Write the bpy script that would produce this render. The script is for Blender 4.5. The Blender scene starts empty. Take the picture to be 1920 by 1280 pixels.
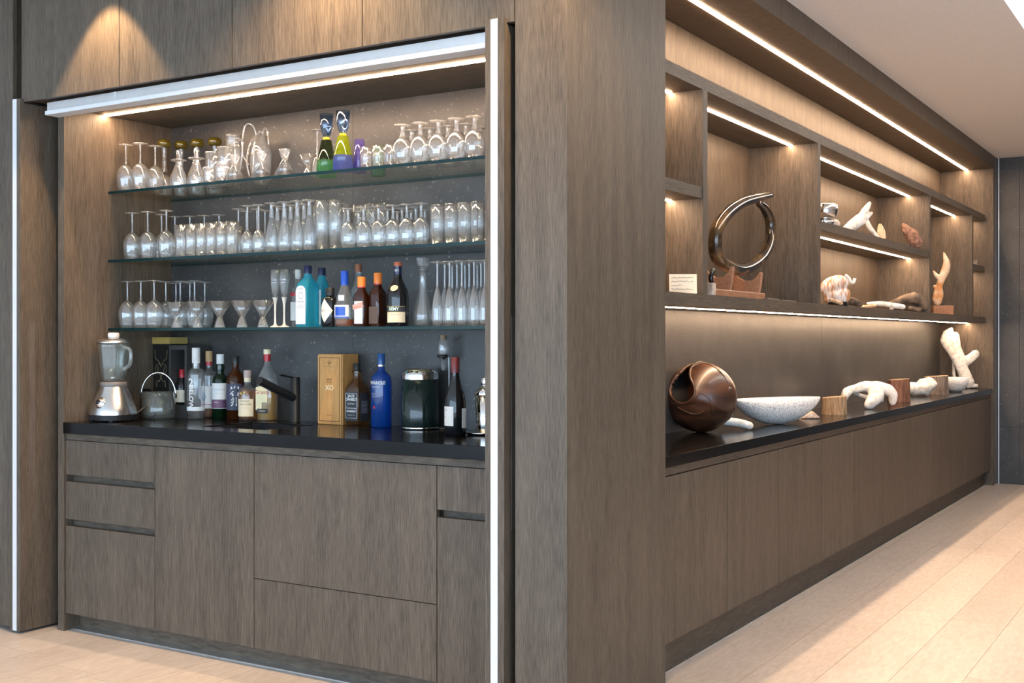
import bpy, bmesh, math, random
from mathutils import Vector, Matrix, noise

random.seed(7)
SC = bpy.context.scene
COL = SC.collection
PI = math.pi

# ------------------------------------------------------------------ camera, world, light, exposure
YH, XL, XR, CH = 633.0, -2645.0, 2317.0, 1.30          # horizon, vanishing points (px), eye height
F = math.sqrt((960 - XL) * (XR - 960))
AZ = math.atan((XR - 960) / F)
RV = Vector((math.cos(AZ), math.sin(AZ), 0)); FV = Vector((-math.sin(AZ), math.cos(AZ), 0))
cam = bpy.data.cameras.new('camera'); camo = bpy.data.objects.new('camera', cam); COL.objects.link(camo)
cam.sensor_width = 36; cam.lens = 36 * F / 1920; cam.shift_y = (YH - 640) / 1920
cam.clip_start = 0.05; cam.clip_end = 200
camo.location = (0, 0, CH); camo.rotation_euler = (PI / 2, 0, AZ)
SC.camera = camo

wd = bpy.data.worlds.new('sky'); SC.world = wd; wd.use_nodes = True
bg = wd.node_tree.nodes['Background']; bg.inputs[0].default_value = (0.58, 0.78, 1.0, 1); bg.inputs[1].default_value = 6.0
vs = SC.view_settings; vs.view_transform = 'Standard'; vs.look = 'None'; vs.gamma = 1; vs.use_curve_mapping = False
vs.exposure = 0.20
SC.cycles.max_bounces = 14; SC.cycles.transparent_max_bounces = 64; SC.cycles.transmission_bounces = 12
SC.cycles.use_denoising = True; SC.cycles.sample_clamp_indirect = 6.0
LED_COL = (1.0, 0.67, 0.42); LED_E = 100.0

# ------------------------------------------------------------------ pixel helpers (photo 1920x1280)
def ray(px, py): return FV * F + RV * (px - 960) + Vector((0, 0, YH - py))
def onz(px, py, z): d = ray(px, py); return d * ((z - CH) / d.z) + Vector((0, 0, CH))
def ony(px, py, y): d = ray(px, py); return d * (y / d.y) + Vector((0, 0, CH))
def onx(px, py, x): d = ray(px, py); return d * (x / d.x) + Vector((0, 0, CH))
def facing(px, py, p0):                        # on the upright plane through p0 that faces the camera, from image pixels
    d = ray(px, py); return d * (p0.dot(FV) / F) + Vector((0, 0, CH))
def mpp(p): return Vector(p).dot(FV) / F       # metres per pixel at a place

# ------------------------------------------------------------------ materials
MATS = {}
def nmat(name):
    m = bpy.data.materials.new(name); m.use_nodes = True
    return m, m.node_tree.nodes, m.node_tree.links, m.node_tree.nodes['Principled BSDF']
def plain(name, col, rough=0.5, metal=0.0, spec=0.5, coat=0.0):
    if name in MATS: return MATS[name]
    m, n, l, b = nmat(name)
    tc = n.new('ShaderNodeTexCoord'); nz = n.new('ShaderNodeTexNoise'); nz.inputs['Scale'].default_value = 40
    l.new(tc.outputs['Object'], nz.inputs['Vector'])
    mx = n.new('ShaderNodeMixRGB'); mx.inputs[1].default_value = (*[c * 0.93 for c in col], 1); mx.inputs[2].default_value = (*[min(1, c * 1.05) for c in col], 1)
    l.new(nz.outputs['Fac'], mx.inputs[0]); l.new(mx.outputs[0], b.inputs['Base Color'])
    b.inputs['Roughness'].default_value = rough; b.inputs['Metallic'].default_value = metal
    b.inputs['Specular IOR Level'].default_value = spec; b.inputs['Coat Weight'].default_value = coat
    MATS[name] = m; return m
def wood(name, dark, light, axis='z', rough=0.5, fine=260, bump=0.12, vary=0.05):
    if name in MATS: return MATS[name]
    m, n, l, b = nmat(name)
    tc = n.new('ShaderNodeTexCoord'); oi = n.new('ShaderNodeObjectInfo')
    ad = n.new('ShaderNodeVectorMath'); ad.operation = 'ADD'
    sc = n.new('ShaderNodeVectorMath'); sc.operation = 'SCALE'; sc.inputs[3].default_value = 13.0
    cb = n.new('ShaderNodeCombineXYZ')
    for i in range(3): l.new(oi.outputs['Random'], cb.inputs[i])
    l.new(cb.outputs[0], sc.inputs[0]); l.new(tc.outputs['Object'], ad.inputs[0]); l.new(sc.outputs[0], ad.inputs[1])
    def layer(fx, fl, det):
        mp = n.new('ShaderNodeMapping'); s = [fx, fx, fx]; s['xyz'.index(axis)] = fl
        mp.inputs['Scale'].default_value = s; l.new(ad.outputs[0], mp.inputs['Vector'])
        z = n.new('ShaderNodeTexNoise'); z.inputs['Scale'].default_value = 1; z.inputs['Detail'].default_value = det; z.inputs['Roughness'].default_value = 0.6
        l.new(mp.outputs[0], z.inputs['Vector']); return z
    a = layer(fine, 14, 3); c = layer(fine / 14, 1.6, 2)
    mi = n.new('ShaderNodeMath'); mi.operation = 'MULTIPLY_ADD'; mi.inputs[1].default_value = 0.30
    m2 = n.new('ShaderNodeMath'); m2.operation = 'MULTIPLY'; m2.inputs[1].default_value = 0.70
    l.new(a.outputs['Fac'], m2.inputs[0]); l.new(c.outputs['Fac'], mi.inputs[0]); l.new(m2.outputs[0], mi.inputs[2])
    rp = n.new('ShaderNodeValToRGB'); rp.color_ramp.elements[0].position = 0.34; rp.color_ramp.elements[1].position = 0.66
    rp.color_ramp.elements[0].color = (*dark, 1); rp.color_ramp.elements[1].color = (*light, 1)
    l.new(mi.outputs[0], rp.inputs[0])
    hs = n.new('ShaderNodeHueSaturation')
    vr = n.new('ShaderNodeMath'); vr.operation = 'MULTIPLY_ADD'; vr.inputs[1].default_value = vary * 2; vr.inputs[2].default_value = 1 - vary
    l.new(oi.outputs['Random'], vr.inputs[0]); l.new(vr.outputs[0], hs.inputs['Value']); l.new(rp.outputs[0], hs.inputs['Color'])
    l.new(hs.outputs[0], b.inputs['Base Color'])
    b.inputs['Roughness'].default_value = rough; b.inputs['Specular IOR Level'].default_value = 0.35
    if bump:
        bp = n.new('ShaderNodeBump'); bp.inputs['Strength'].default_value = bump; bp.inputs['Distance'].default_value = 0.001
        l.new(a.outputs['Fac'], bp.inputs['Height']); l.new(bp.outputs[0], b.inputs['Normal'])
    MATS[name] = m; return m
def stone(name, base, fleck, rough=0.35, amount=0.60, spec=0.5):
    if name in MATS: return MATS[name]
    m, n, l, b = nmat(name)
    tc = n.new('ShaderNodeTexCoord')
    z1 = n.new('ShaderNodeTexNoise'); z1.inputs['Scale'].default_value = 70; z1.inputs['Detail'].default_value = 5
    z2 = n.new('ShaderNodeTexNoise'); z2.inputs['Scale'].default_value = 6; z2.inputs['Detail'].default_value = 4
    for z in (z1, z2): l.new(tc.outputs['Object'], z.inputs['Vector'])
    r1 = n.new('ShaderNodeValToRGB'); r1.color_ramp.elements[0].position = amount; r1.color_ramp.elements[1].position = amount + 0.18
    r1.color_ramp.elements[0].color = (0, 0, 0, 1); r1.color_ramp.elements[1].color = (1, 1, 1, 1)
    l.new(z1.outputs['Fac'], r1.inputs[0])
    r2 = n.new('ShaderNodeValToRGB'); r2.color_ramp.elements[0].position = 0.3; r2.color_ramp.elements[1].position = 0.75
    r2.color_ramp.elements[0].color = (*[c * 0.75 for c in base], 1); r2.color_ramp.elements[1].color = (*[c * 1.35 for c in base], 1)
    l.new(z2.outputs['Fac'], r2.inputs[0])
    mx = n.new('ShaderNodeMixRGB'); mx.inputs[2].default_value = (*fleck, 1)
    l.new(r1.outputs[0], mx.inputs[0]); l.new(r2.outputs[0], mx.inputs[1]); l.new(mx.outputs[0], b.inputs['Base Color'])
    b.inputs['Roughness'].default_value = rough; b.inputs['Specular IOR Level'].default_value = spec
    MATS[name] = m; return m
def glass(name, tint=(0.97, 0.98, 0.98), lo=0.05, hi=0.75, power=3.0, rough=0.02, body=None, bodyfac=0.0):
    """clear thin glass: transparent, mirror-like towards grazing angles; body = scattering share, in clear glass put in to brighten it"""
    if name in MATS: return MATS[name]
    m, n, l, b = nmat(name); n.remove(b)
    out = n['Material Output']
    tr = n.new('ShaderNodeBsdfTransparent'); tr.inputs[0].default_value = (*tint, 1)
    gl = n.new('ShaderNodeBsdfGlossy'); gl.inputs['Roughness'].default_value = rough
    lw = n.new('ShaderNodeLayerWeight'); lw.inputs[0].default_value = 0.5
    pw = n.new('ShaderNodeMath'); pw.operation = 'POWER'; pw.inputs[1].default_value = power
    ma = n.new('ShaderNodeMath'); ma.operation = 'MULTIPLY_ADD'; ma.inputs[1].default_value = hi; ma.inputs[2].default_value = lo
    l.new(lw.outputs['Facing'], pw.inputs[0]); l.new(pw.outputs[0], ma.inputs[0])
    mx = n.new('ShaderNodeMixShader'); l.new(ma.outputs[0], mx.inputs[0])
    src = tr
    if body:
        df = n.new('ShaderNodeBsdfDiffuse'); df.inputs[0].default_value = (*body, 1)
        tl = n.new('ShaderNodeBsdfTranslucent'); tl.inputs[0].default_value = (*body, 1)
        m0 = n.new('ShaderNodeMixShader'); m0.inputs[0].default_value = 0.5; l.new(df.outputs[0], m0.inputs[1]); l.new(tl.outputs[0], m0.inputs[2])
        m1 = n.new('ShaderNodeMixShader'); m1.inputs[0].default_value = bodyfac; l.new(tr.outputs[0], m1.inputs[1]); l.new(m0.outputs[0], m1.inputs[2]); src = m1
    l.new(src.outputs[0], mx.inputs[1]); l.new(gl.outputs[0], mx.inputs[2]); l.new(mx.outputs[0], out.inputs[0])
    MATS[name] = m; return m
def emit(name, col, e):
    if name in MATS: return MATS[name]
    m, n, l, b = nmat(name)
    b.inputs['Base Color'].default_value = (*col, 1); b.inputs['Emission Color'].default_value = (*col, 1); b.inputs['Emission Strength'].default_value = e
    MATS[name] = m; return m
def speckle(name, c0, c1, scale=60, rough=0.6, lo=0.4, hi=0.65, bump=0.0, stretch=(1, 1, 1), coat=0.0):
    if name in MATS: return MATS[name]
    m, n, l, b = nmat(name)
    tc = n.new('ShaderNodeTexCoord'); mp = n.new('ShaderNodeMapping'); mp.inputs['Scale'].default_value = stretch
    z = n.new('ShaderNodeTexNoise'); z.inputs['Scale'].default_value = scale; z.inputs['Detail'].default_value = 4
    l.new(tc.outputs['Object'], mp.inputs[0]); l.new(mp.outputs[0], z.inputs['Vector'])
    r = n.new('ShaderNodeValToRGB'); r.color_ramp.elements[0].position = lo; r.color_ramp.elements[1].position = hi
    r.color_ramp.elements[0].color = (*c0, 1); r.color_ramp.elements[1].color = (*c1, 1)
    l.new(z.outputs['Fac'], r.inputs[0]); l.new(r.outputs[0], b.inputs['Base Color'])
    b.inputs['Roughness'].default_value = rough; b.inputs['Coat Weight'].default_value = coat
    if bump:
        bp = n.new('ShaderNodeBump'); bp.inputs['Strength'].default_value = bump; bp.inputs['Distance'].default_value = 0.004
        l.new(z.outputs['Fac'], bp.inputs['Height']); l.new(bp.outputs[0], b.inputs['Normal'])
    MATS[name] = m; return m

WD, WL = (0.053, 0.040, 0.029), (0.140, 0.109, 0.080)
W = wood('oak_upright', WD, WL, 'z'); WX = wood('oak_along_x', WD, WL, 'x', fine=70); WY = wood('oak_along_y', WD, WL, 'y')
CARCASS = plain('oak_carcass', (0.095, 0.074, 0.054), 0.7)
SLAB = stone('dark_stone', (0.048, 0.048, 0.049), (0.26, 0.25, 0.24), 0.36, 0.63)
TOPM = stone('black_worktop', (0.0045, 0.0045, 0.005), (0.014, 0.014, 0.016), 0.15, 0.66, 0.22)
ALU = plain('aluminium', (0.80, 0.80, 0.80), 0.32, 1.0)
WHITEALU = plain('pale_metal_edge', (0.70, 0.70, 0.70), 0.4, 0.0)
CHROME = plain('chrome', (0.86, 0.86, 0.86), 0.09, 1.0)
STEEL = plain('brushed_steel', (0.66, 0.65, 0.63), 0.26, 1.0)
BLACK = plain('matt_black', (0.012, 0.013, 0.015), 0.42)
GLOSSBLACK = plain('gloss_black', (0.006, 0.007, 0.009), 0.06, 0, 0.6)
WHITE = plain('white_paper', (0.66, 0.655, 0.64), 0.6); CREAM = plain('cream_paper', (0.80, 0.66, 0.44), 0.6)
INK = plain('ink', (0.03, 0.03, 0.035), 0.6)
CLEAR = glass('clear_glass', (.985, .99, .99), .09, .95, 2.2, .03, body=(.95, .94, .92), bodyfac=.075); SOLID = glass('solid_glass', (.96, .97, .97), .10, .9, 1.6, .04, body=(.96, .94, .92), bodyfac=.22); GREENGLASS = glass('shelf_glass', (0.94, 0.985, 0.96), 0.05, 0.6, 4)  # white scatter in clear and solid glass stands in for refracted light
GREENEDGE = plain('shelf_edge', (0.001, 0.024, 0.026), 0.12, 0, 0.4)
LEDM = emit('warm_led', LED_COL, LED_E)

# ------------------------------------------------------------------ mesh helpers
def box(bm, x0, x1, y0, y1, z0, z1):
    v = [bm.verts.new((x, y, z)) for z in (z0, z1) for y in (y0, y1) for x in (x0, x1)]
    for f in ((0, 2, 3, 1), (4, 5, 7, 6), (0, 1, 5, 4), (2, 6, 7, 3), (0, 4, 6, 2), (1, 3, 7, 5)): bm.faces.new([v[i] for i in f])
    return v
def lathe(bm, prof, seg=24, cx=0, cy=0, ribs=0, amp=0.0, cap0=False, cap1=False):
    rings = []
    for r, z in prof:
        if r < 1e-5: rings.append([bm.verts.new((cx, cy, z))])
        else: rings.append([bm.verts.new((cx + r * (1 + amp * math.cos(ribs * 2 * PI * i / seg)) * math.cos(2 * PI * i / seg), cy + r * (1 + amp * math.cos(ribs * 2 * PI * i / seg)) * math.sin(2 * PI * i / seg), z)) for i in range(seg)])
    for a, b in zip(rings, rings[1:]):
        for i in range(seg):
            j = (i + 1) % seg
            if len(a) == 1 and len(b) == 1: continue
            if len(a) == 1: bm.faces.new((a[0], b[j], b[i]))
            elif len(b) == 1: bm.faces.new((a[i], a[j], b[0]))
            else: bm.faces.new((a[i], a[j], b[j], b[i]))
    if cap0 and len(rings[0]) > 1: bm.faces.new(rings[0][::-1])
    if cap1 and len(rings[-1]) > 1: bm.faces.new(rings[-1])
def loft(bm, secs, seg=32, p=5.0, cx=0, cy=0):
    """sections (z, half width, half depth[, power]) of a rounded square, closed at both ends"""
    rings = []
    for s in secs:
        z, hw, hd = s[:3]; q = s[3] if len(s) > 3 else p; R = []
        for i in range(seg):
            t = 2 * PI * (i + .5) / seg; c, sn = math.cos(t), math.sin(t)
            k = (abs(c) ** q + abs(sn) ** q) ** (-1 / q); R.append(bm.verts.new((cx + hw * k * c, cy + hd * k * sn, z)))
        rings.append(R)
    for a, b in zip(rings, rings[1:]):
        for i in range(seg): bm.faces.new((a[i], a[(i + 1) % seg], b[(i + 1) % seg], b[i]))
    bm.faces.new(rings[0][::-1]); bm.faces.new(rings[-1])
def tube(bm, pts, rad, seg=10, flat=None):
    """round tube through points; rad a number or one per point; flat = (axis vector, factor) squeezes it"""
    pts = [Vector(p) for p in pts]; n = len(pts)
    rad = [rad] * n if isinstance(rad, (int, float)) else rad
    up = None; rings = []
    for i, p in enumerate(pts):
        t = (pts[min(i + 1, n - 1)] - pts[max(i - 1, 0)]).normalized()
        if up is None:
            up = Vector((0, 0, 1)) if abs(t.z) < 0.9 else Vector((1, 0, 0))
        a = t.cross(up).normalized(); b = a.cross(t).normalized(); up = b
        R = []
        for k in range(seg):
            o = (a * math.cos(2 * PI * k / seg) + b * math.sin(2 * PI * k / seg)) * rad[i]
            if flat: o -= flat[0] * (o.dot(flat[0]) * (1 - flat[1]))
            R.append(bm.verts.new(p + o))
        rings.append(R)
    for x, y in zip(rings, rings[1:]):
        for k in range(seg): bm.faces.new((x[k], x[(k + 1) % seg], y[(k + 1) % seg], y[k]))
    bm.faces.new(rings[0][::-1]); bm.faces.new(rings[-1])
def smooth_path(pts, sub=6):
    pts = [Vector(p) for p in pts]; out = []
    for i in range(len(pts) - 1):
        p0, p1, p2, p3 = pts[max(i - 1, 0)], pts[i], pts[i + 1], pts[min(i + 2, len(pts) - 1)]
        for k in range(sub):
            t = k / sub
            out.append(0.5 * ((2 * p1) + (p2 - p0) * t + (2 * p0 - 5 * p1 + 4 * p2 - p3) * t * t + (3 * p1 - p0 - 3 * p2 + p3) * t ** 3))
    out.append(pts[-1]); return out
def lerp_list(v, n):
    return [v[min(int(i * (len(v) - 1) / (n - 1)), len(v) - 2)] * (1 - (i * (len(v) - 1) / (n - 1) - min(int(i * (len(v) - 1) / (n - 1)), len(v) - 2))) + v[min(int(i * (len(v) - 1) / (n - 1)), len(v) - 2) + 1] * (i * (len(v) - 1) / (n - 1) - min(int(i * (len(v) - 1) / (n - 1)), len(v) - 2)) for i in range(n)]
def mesh_of(name, bm, mat, smooth=False, norm=True):
    if norm: bmesh.ops.recalc_face_normals(bm, faces=bm.faces)
    me = bpy.data.meshes.new(name); bm.to_mesh(me); bm.free()
    me.materials.append(mat)
    if smooth:
        for p in me.polygons: p.use_smooth = True
    return me
def obj(name, bm, mat, parent=None, smooth=False, bevel=0.0, norm=True):
    me = bm if isinstance(bm, bpy.types.Mesh) else mesh_of(name, bm, mat, smooth, norm)
    o = bpy.data.objects.new(name, me); COL.objects.link(o)
    if parent: o.parent = parent
    if bevel:
        b = o.modifiers.new('bevel', 'BEVEL'); b.width = bevel; b.segments = 2; b.limit_method = 'ANGLE'
    return o
def autosmooth(o, deg=35):
    for p in o.data.polygons: p.use_smooth = True
    o.data.set_sharp_from_angle(angle=math.radians(deg)); return o
def tag(o, label, cat, group=None):
    o['label'] = label; o['category'] = cat
    if group: o['group'] = group
    return o
def thing(name, label, cat, loc=(0, 0, 0), rotz=0, group=None):
    o = bpy.data.objects.new(name, None); COL.objects.link(o); o.empty_display_size = 0.05
    o.location = loc; o.rotation_euler = (0, 0, rotz); return tag(o, label, cat, group)
def struct(name, bm, mat, label=None):
    o = obj(name, bm, mat); o['kind'] = 'structure'
    if label: o['label'] = label; o['category'] = name.split('_')[0]
    return o
def bx(name, dims, mat, parent=None, bevel=0.0):
    bm = bmesh.new(); box(bm, *dims); return obj(name, bm, mat, parent, bevel=bevel)
def lt(name, prof, mat, parent=None, seg=24, **k):
    bm = bmesh.new(); lathe(bm, prof, seg, **k); return obj(name, bm, mat, parent, smooth=True)
def dup(root, loc, label=None, group=None, rotz=None):
    r = root.copy(); COL.objects.link(r); r.location = loc
    if rotz is not None: r.rotation_euler = (0, 0, rotz)
    if label: r['label'] = label
    if group: r['group'] = group
    for ch in list(root.children):
        c = ch.copy(); COL.objects.link(c); c.parent = r
        for g in ch.children:
            d = g.copy(); COL.objects.link(d); d.parent = c
    return r
def text_verts(s, size, align='CENTER', shear=0.0, bold=0.0):
    cu = bpy.data.curves.new('t', 'FONT'); cu.body = s; cu.size = size; cu.align_x = align; cu.align_y = 'CENTER'; cu.shear = shear; cu.offset = bold
    cu.resolution_u = 3
    o = bpy.data.objects.new('t', cu); COL.objects.link(o); bpy.context.view_layer.update()
    me = bpy.data.meshes.new_from_object(o.evaluated_get(bpy.context.evaluated_depsgraph_get()))
    bpy.data.objects.remove(o); bpy.data.curves.remove(cu); return me
def lettering(s, size, mat, parent, z, r=None, y=None, x=0.0, ang=0.0, turn=0.0, shear=0.0, bold=0.0, name='lettering'):
    """flat print on a face (y given, faces -Y) or wrapped round a radius r; turn rotates the writing in its own plane"""
    me = text_verts(s, size, shear=shear, bold=bold)
    for v in me.vertices:
        u, w = v.co.x, v.co.y
        u, w = u * math.cos(turn) - w * math.sin(turn), u * math.sin(turn) + w * math.cos(turn)
        if r: t = ang + u / r; v.co = (math.sin(t) * r, -math.cos(t) * r, z + w)
        else: v.co = (x + u, y, z + w)
    me.materials.clear(); me.materials.append(mat); me.update()
    o = bpy.data.objects.new(name, me); COL.objects.link(o); o.parent = parent; return o
def wrap(name, r, a0, a1, z0, z1, mat, parent, seg=14, outline=None):
    """paper label wrapped on a cylinder (angles from -Y, positive towards +X), with a little thickness"""
    bm = bmesh.new(); g = []
    for k in range(seg + 1):
        t = a0 + (a1 - a0) * k / seg; f = k / seg
        lo, hi = (z0, z1) if not outline else outline(f)
        g.append([bm.verts.new((math.sin(t) * q, -math.cos(t) * q, z)) for q in (r, r + 0.0006) for z in (lo, hi)])
    for a, b in zip(g, g[1:]):
        bm.faces.new((a[2], b[2], b[3], a[3])); bm.faces.new((a[0], a[1], b[1], b[0])); bm.faces.new((a[1], a[3], b[3], b[1])); bm.faces.new((a[0], b[0], b[2], a[2]))
    bm.faces.new((g[0][0], g[0][2], g[0][3], g[0][1])); bm.faces.new((g[-1][0], g[-1][1], g[-1][3], g[-1][2]))
    return obj(name, bm, mat, parent)

# ================================================================== THE SETTING
CEIL, FY, GY, BACK = 2.903, 3.30, 3.42, 4.038          # ceiling, panel plane, bar carcass front, bar back wall
PX0, PX1, PY1 = -2.012, -1.819, 4.062                  # corner pillar
FARY, ENDY, RX = 11.256, 11.07, -2.272                 # far wall, end panel of display run, its back wall
OAK = wood('floor_oak', (0.50, 0.42, 0.36), (0.63, 0.55, 0.485), 'y', 0.38, 60, 0.05, 0.07)
bm = bmesh.new(); box(bm, -7, 4, -4, FARY + .1, -0.12, -0.006); floor = struct('floor', bm, plain('subfloor', (0.35, 0.26, 0.2), .7), 'pale oak plank floor of the room')
PW = 0.24
for i in range(34):
    x0 = -6.4 + i * PW
    y = 1.0 - random.random() * 2.2
    while y < FARY - 0.01:
        y1 = min(y + 2.2, FARY - 0.002); y0 = max(y, 0.4)
        if y1 - y0 > 0.05: bx('plank', (x0, x0 + PW - 0.0015, y0, y1 - 0.0015, -0.006, 0.0), OAK, floor)
        y += 2.2
bx('plank', (-6.6, 4, -4, 0.398, -0.006, 0), OAK, floor)
bx('plank', (1.762, 4, 0.4, FARY - .002, -0.006, 0), OAK, floor)

PLASTER = plain('ceiling_paint', (0.84, 0.835, 0.83), 0.75)
SX0, SX1, SY0, SY1 = -0.937, -0.60, 4.3, 10.6          # light slot in the ceiling
bm = bmesh.new()
box(bm, -7, SX0, -4, FARY + .1, CEIL, CEIL + .12); box(bm, SX1, 4, -4, FARY + .1, CEIL, CEIL + .12)
box(bm, SX0, SX1, -4, SY0, CEIL, CEIL + .12); box(bm, SX0, SX1, SY1, FARY + .1, CEIL, CEIL + .12)
ceiling = struct('ceiling', bm, PLASTER, 'smooth off-white ceiling with a long light slot')
sl = thing('slot_light', 'long bright recessed light slot in the off-white ceiling', 'ceiling light', (SX0, SY0, CEIL))
WHP = plain('slot_lining', (0.85, 0.84, 0.82), 0.6); SD = 0.26
L = SY1 - SY0; Wd = SX1 - SX0
bm = bmesh.new()
box(bm, -.015, 0, 0, L, .12, SD); box(bm, Wd, Wd + .015, 0, L, 0.12, SD); box(bm, -.015, Wd + .015, -.015, 0, .12, SD); box(bm, -.015, Wd + .015, L, L + .015, .12, SD); box(bm, -.015, Wd + .015, -.015, L + .015, SD, SD + .015)
obj('housing', bm, WHP, sl)
bx('diffuser', (0, Wd, 0, L, .008, .016), emit('slot_diffuser', (1.0, 0.87, 0.76), 11.0), sl)

# bar back wall of two stone slabs, side walls, hidden structure
wb = struct('wall_bar', (lambda b: (box(b, -4.60, -1.83, BACK + .012, BACK + .020, 0, CEIL), b)[1])(bmesh.new()), CARCASS, 'dark stone back wall of the bar niche')
for x0, x1 in ((-4.429, -3.295), (-3.2935, -2.16)): bx('slab', (x0, x1, BACK, BACK + .012, .90, 2.325), SLAB, wb)
wl = struct('wall_left', (lambda b: (box(b, -7.0, -4.62, BACK + .012, BACK + .05, 0, CEIL), b)[1])(bmesh.new()), PLASTER, 'wall behind the tall cabinets')
bm = bmesh.new(); box(bm, PX0, PX1, FY, PY1, 0, CEIL)
pil = struct('wall_corner', bm, W, 'brown oak clad corner pillar between bar and display run'); pil['category'] = 'pillar'
wr = struct('wall_display', (lambda b: (box(b, RX - .05, RX - .012, PY1, FARY, 0, CEIL), b)[1])(bmesh.new()), CARCASS, 'back wall of the long display niche'); 
for y0, y1 in ((PY1, 7.517), (7.519, ENDY)): bx('slab', (RX - .012, RX, y0, y1, .80, 1.46), SLAB, wr)
yy = PY1
for y1 in (5.20, 7.52, 9.6, ENDY): bx('panel', (RX - .012, RX, yy, y1 - .002, 2.36, 2.80), W, wr); yy = y1
# far tiled wall
wf = struct('wall_far', (lambda b: (box(b, -2.4, 4, FARY, FARY + .1, 0, CEIL), b)[1])(bmesh.new()), plain('grout', (0.13, 0.13, 0.135), .8), 'dark stone tiled wall at the far end of the room')
xs = [-1.801, -1.631] + [-1.631 + .6 * k for k in range(1, 10)]
for a, b in zip(xs, xs[1:]):
    if b < 4:
        for z0, z1 in ((0, .505), (.509, 2.9)): bx('tile', (a + .002, b - .002, FARY - .008, FARY, z0, z1), SLAB, wf)
bx('edge_trim', (-1.808, -1.799, FARY - .012, FARY, 0, 2.9), ALU, wf)
# outer walls behind the camera with tall window openings (daylight)
def window_wall(name, along, pos, a0, a1, n, label):
    bm = bmesh.new(); st = (a1 - a0) / n
    def b(u0, u1, z0, z1):
        box(bm, *((u0, u1, pos, pos + .12) if along == 'x' else (pos, pos + .12, u0, u1)), z0, z1)
    b(a0, a1, 0, .12); b(a0, a1, 2.70, CEIL)
    for k in range(n + 1): b(a0 + k * st - .09, a0 + k * st + .09, .12, 2.70)
    return struct(name, bm, plain('window_wall_paint', (.6, .58, .55), .7), label)
window_wall('wall_right', 'y', 4.0, -4, 1.6, 3, 'window part of the wall opposite the display run')
struct('wall_opposite', (lambda b: (box(b, 4.0, 4.12, 1.6, FARY, 0, CEIL), b)[1])(bmesh.new()), plain('taupe_wall', (.55, .53, .50), .8), 'unseen plain wall opposite the display run, closed to hold back daylight')  # unseen wall, kept solid so window light stays off the display doors
window_wall('wall_behind', 'x', -4.0, -7, 4, 6, 'wall of tall windows opposite the bar')
struct('wall_side', (lambda b: (box(b, -7.1, -7, -4, FARY, 0, CEIL), b)[1])(bmesh.new()), PLASTER, 'plain wall at the far side of the room')

# ================================================================== BAR JOINERY
tc = thing('tall_cabinet', 'full-height oak cabinet front beside the open bar door', 'cabinet', (-5.2, FY, 0))
bx('door_panel', (-.6, .580, 0, .022, .018, 2.898), W, tc); bx('body', (-.6, .57, .022, .6, .018, 2.898), W, tc)
cols = [-4.561, -3.926, -3.286, -2.650, -2.014]
upl = ['oak upper cupboard under the bright downlight scallop', 'oak upper cupboard second from the tall cabinet', 'oak upper cupboard second from the corner pillar', 'oak upper cupboard next to the corner pillar']
for k in range(4):
    t = thing('upper_cupboard', upl[k], 'cupboard', (cols[k], FY, 2.337), group='upper cupboards above the bar')
    bx('door_panel', (.002, cols[k + 1] - cols[k] - .002, 0, .022, 0, CEIL - 2.340), W, t)
    bx('body', (.0, cols[k + 1] - cols[k], .040, .70, 0.012, CEIL - 2.341), CARCASS, t)
bar = thing('bar_niche', 'open oak bar niche with side panels and ceiling panel', 'bar', (-4.469, GY, 0))
bx('side_panel', (0, .04, 0, BACK - GY, 0, 2.345), W, bar); bx('side_panel', (2.309, 2.345, 0, BACK - GY, 0, 2.345), W, bar)
bx('ceiling_panel', (.04, 2.309, -.01, BACK - GY, 2.320, 2.345), WX, bar)
# track of the folding doors
tr = thing('door_track', 'aluminium sliding door track under the upper cupboards', 'rail', (-4.435, 3.325, 2.272))
bx('channel', (0, 2.30, 0.012, .07, .018, .056), ALU, tr)
bx('lip', (0, 2.30, 0, .07, 0, .018), WHITEALU, tr, bevel=.002)  # finish paler than the channel stands in for light caught by the lip
bx('joint_clip', (.44, .446, .008, .012, .018, .056), WHITEALU, tr)
def pocket_door(x, rot, label):
    t = thing('pocket_door', label, 'door', (x, 3.282, 0.012))
    def leaf(x0, x1):
        bm = bmesh.new(); box(bm, x0, x1, 0, .017, 0, 2.338); box(bm, x0, x1, .017, .56, 0, 2.32); return obj('leaf', bm, W, t)
    leaf(0, .022); bx('edge_strip', (.022, .049, -.001, .016, 0, 2.338), WHITEALU, t)
    bx('core', (.022, .049, .016, .56, 0, 2.32), BLACK, t)
    lf = leaf(.049, .074)
    bx('handle', (.0735, .0755, .045, .075, .652, 1.360), wood('handle_wood', (.085, .068, .056), (.15, .122, .10), 'z', .5), lf)
    return t
pocket_door(-4.618, 0, 'folded oak bar door with pale metal edge strip beside tall cabinet')
pocket_door(-2.118, 0, 'folded oak bar door with pale metal edge strip beside corner pillar')
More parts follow.
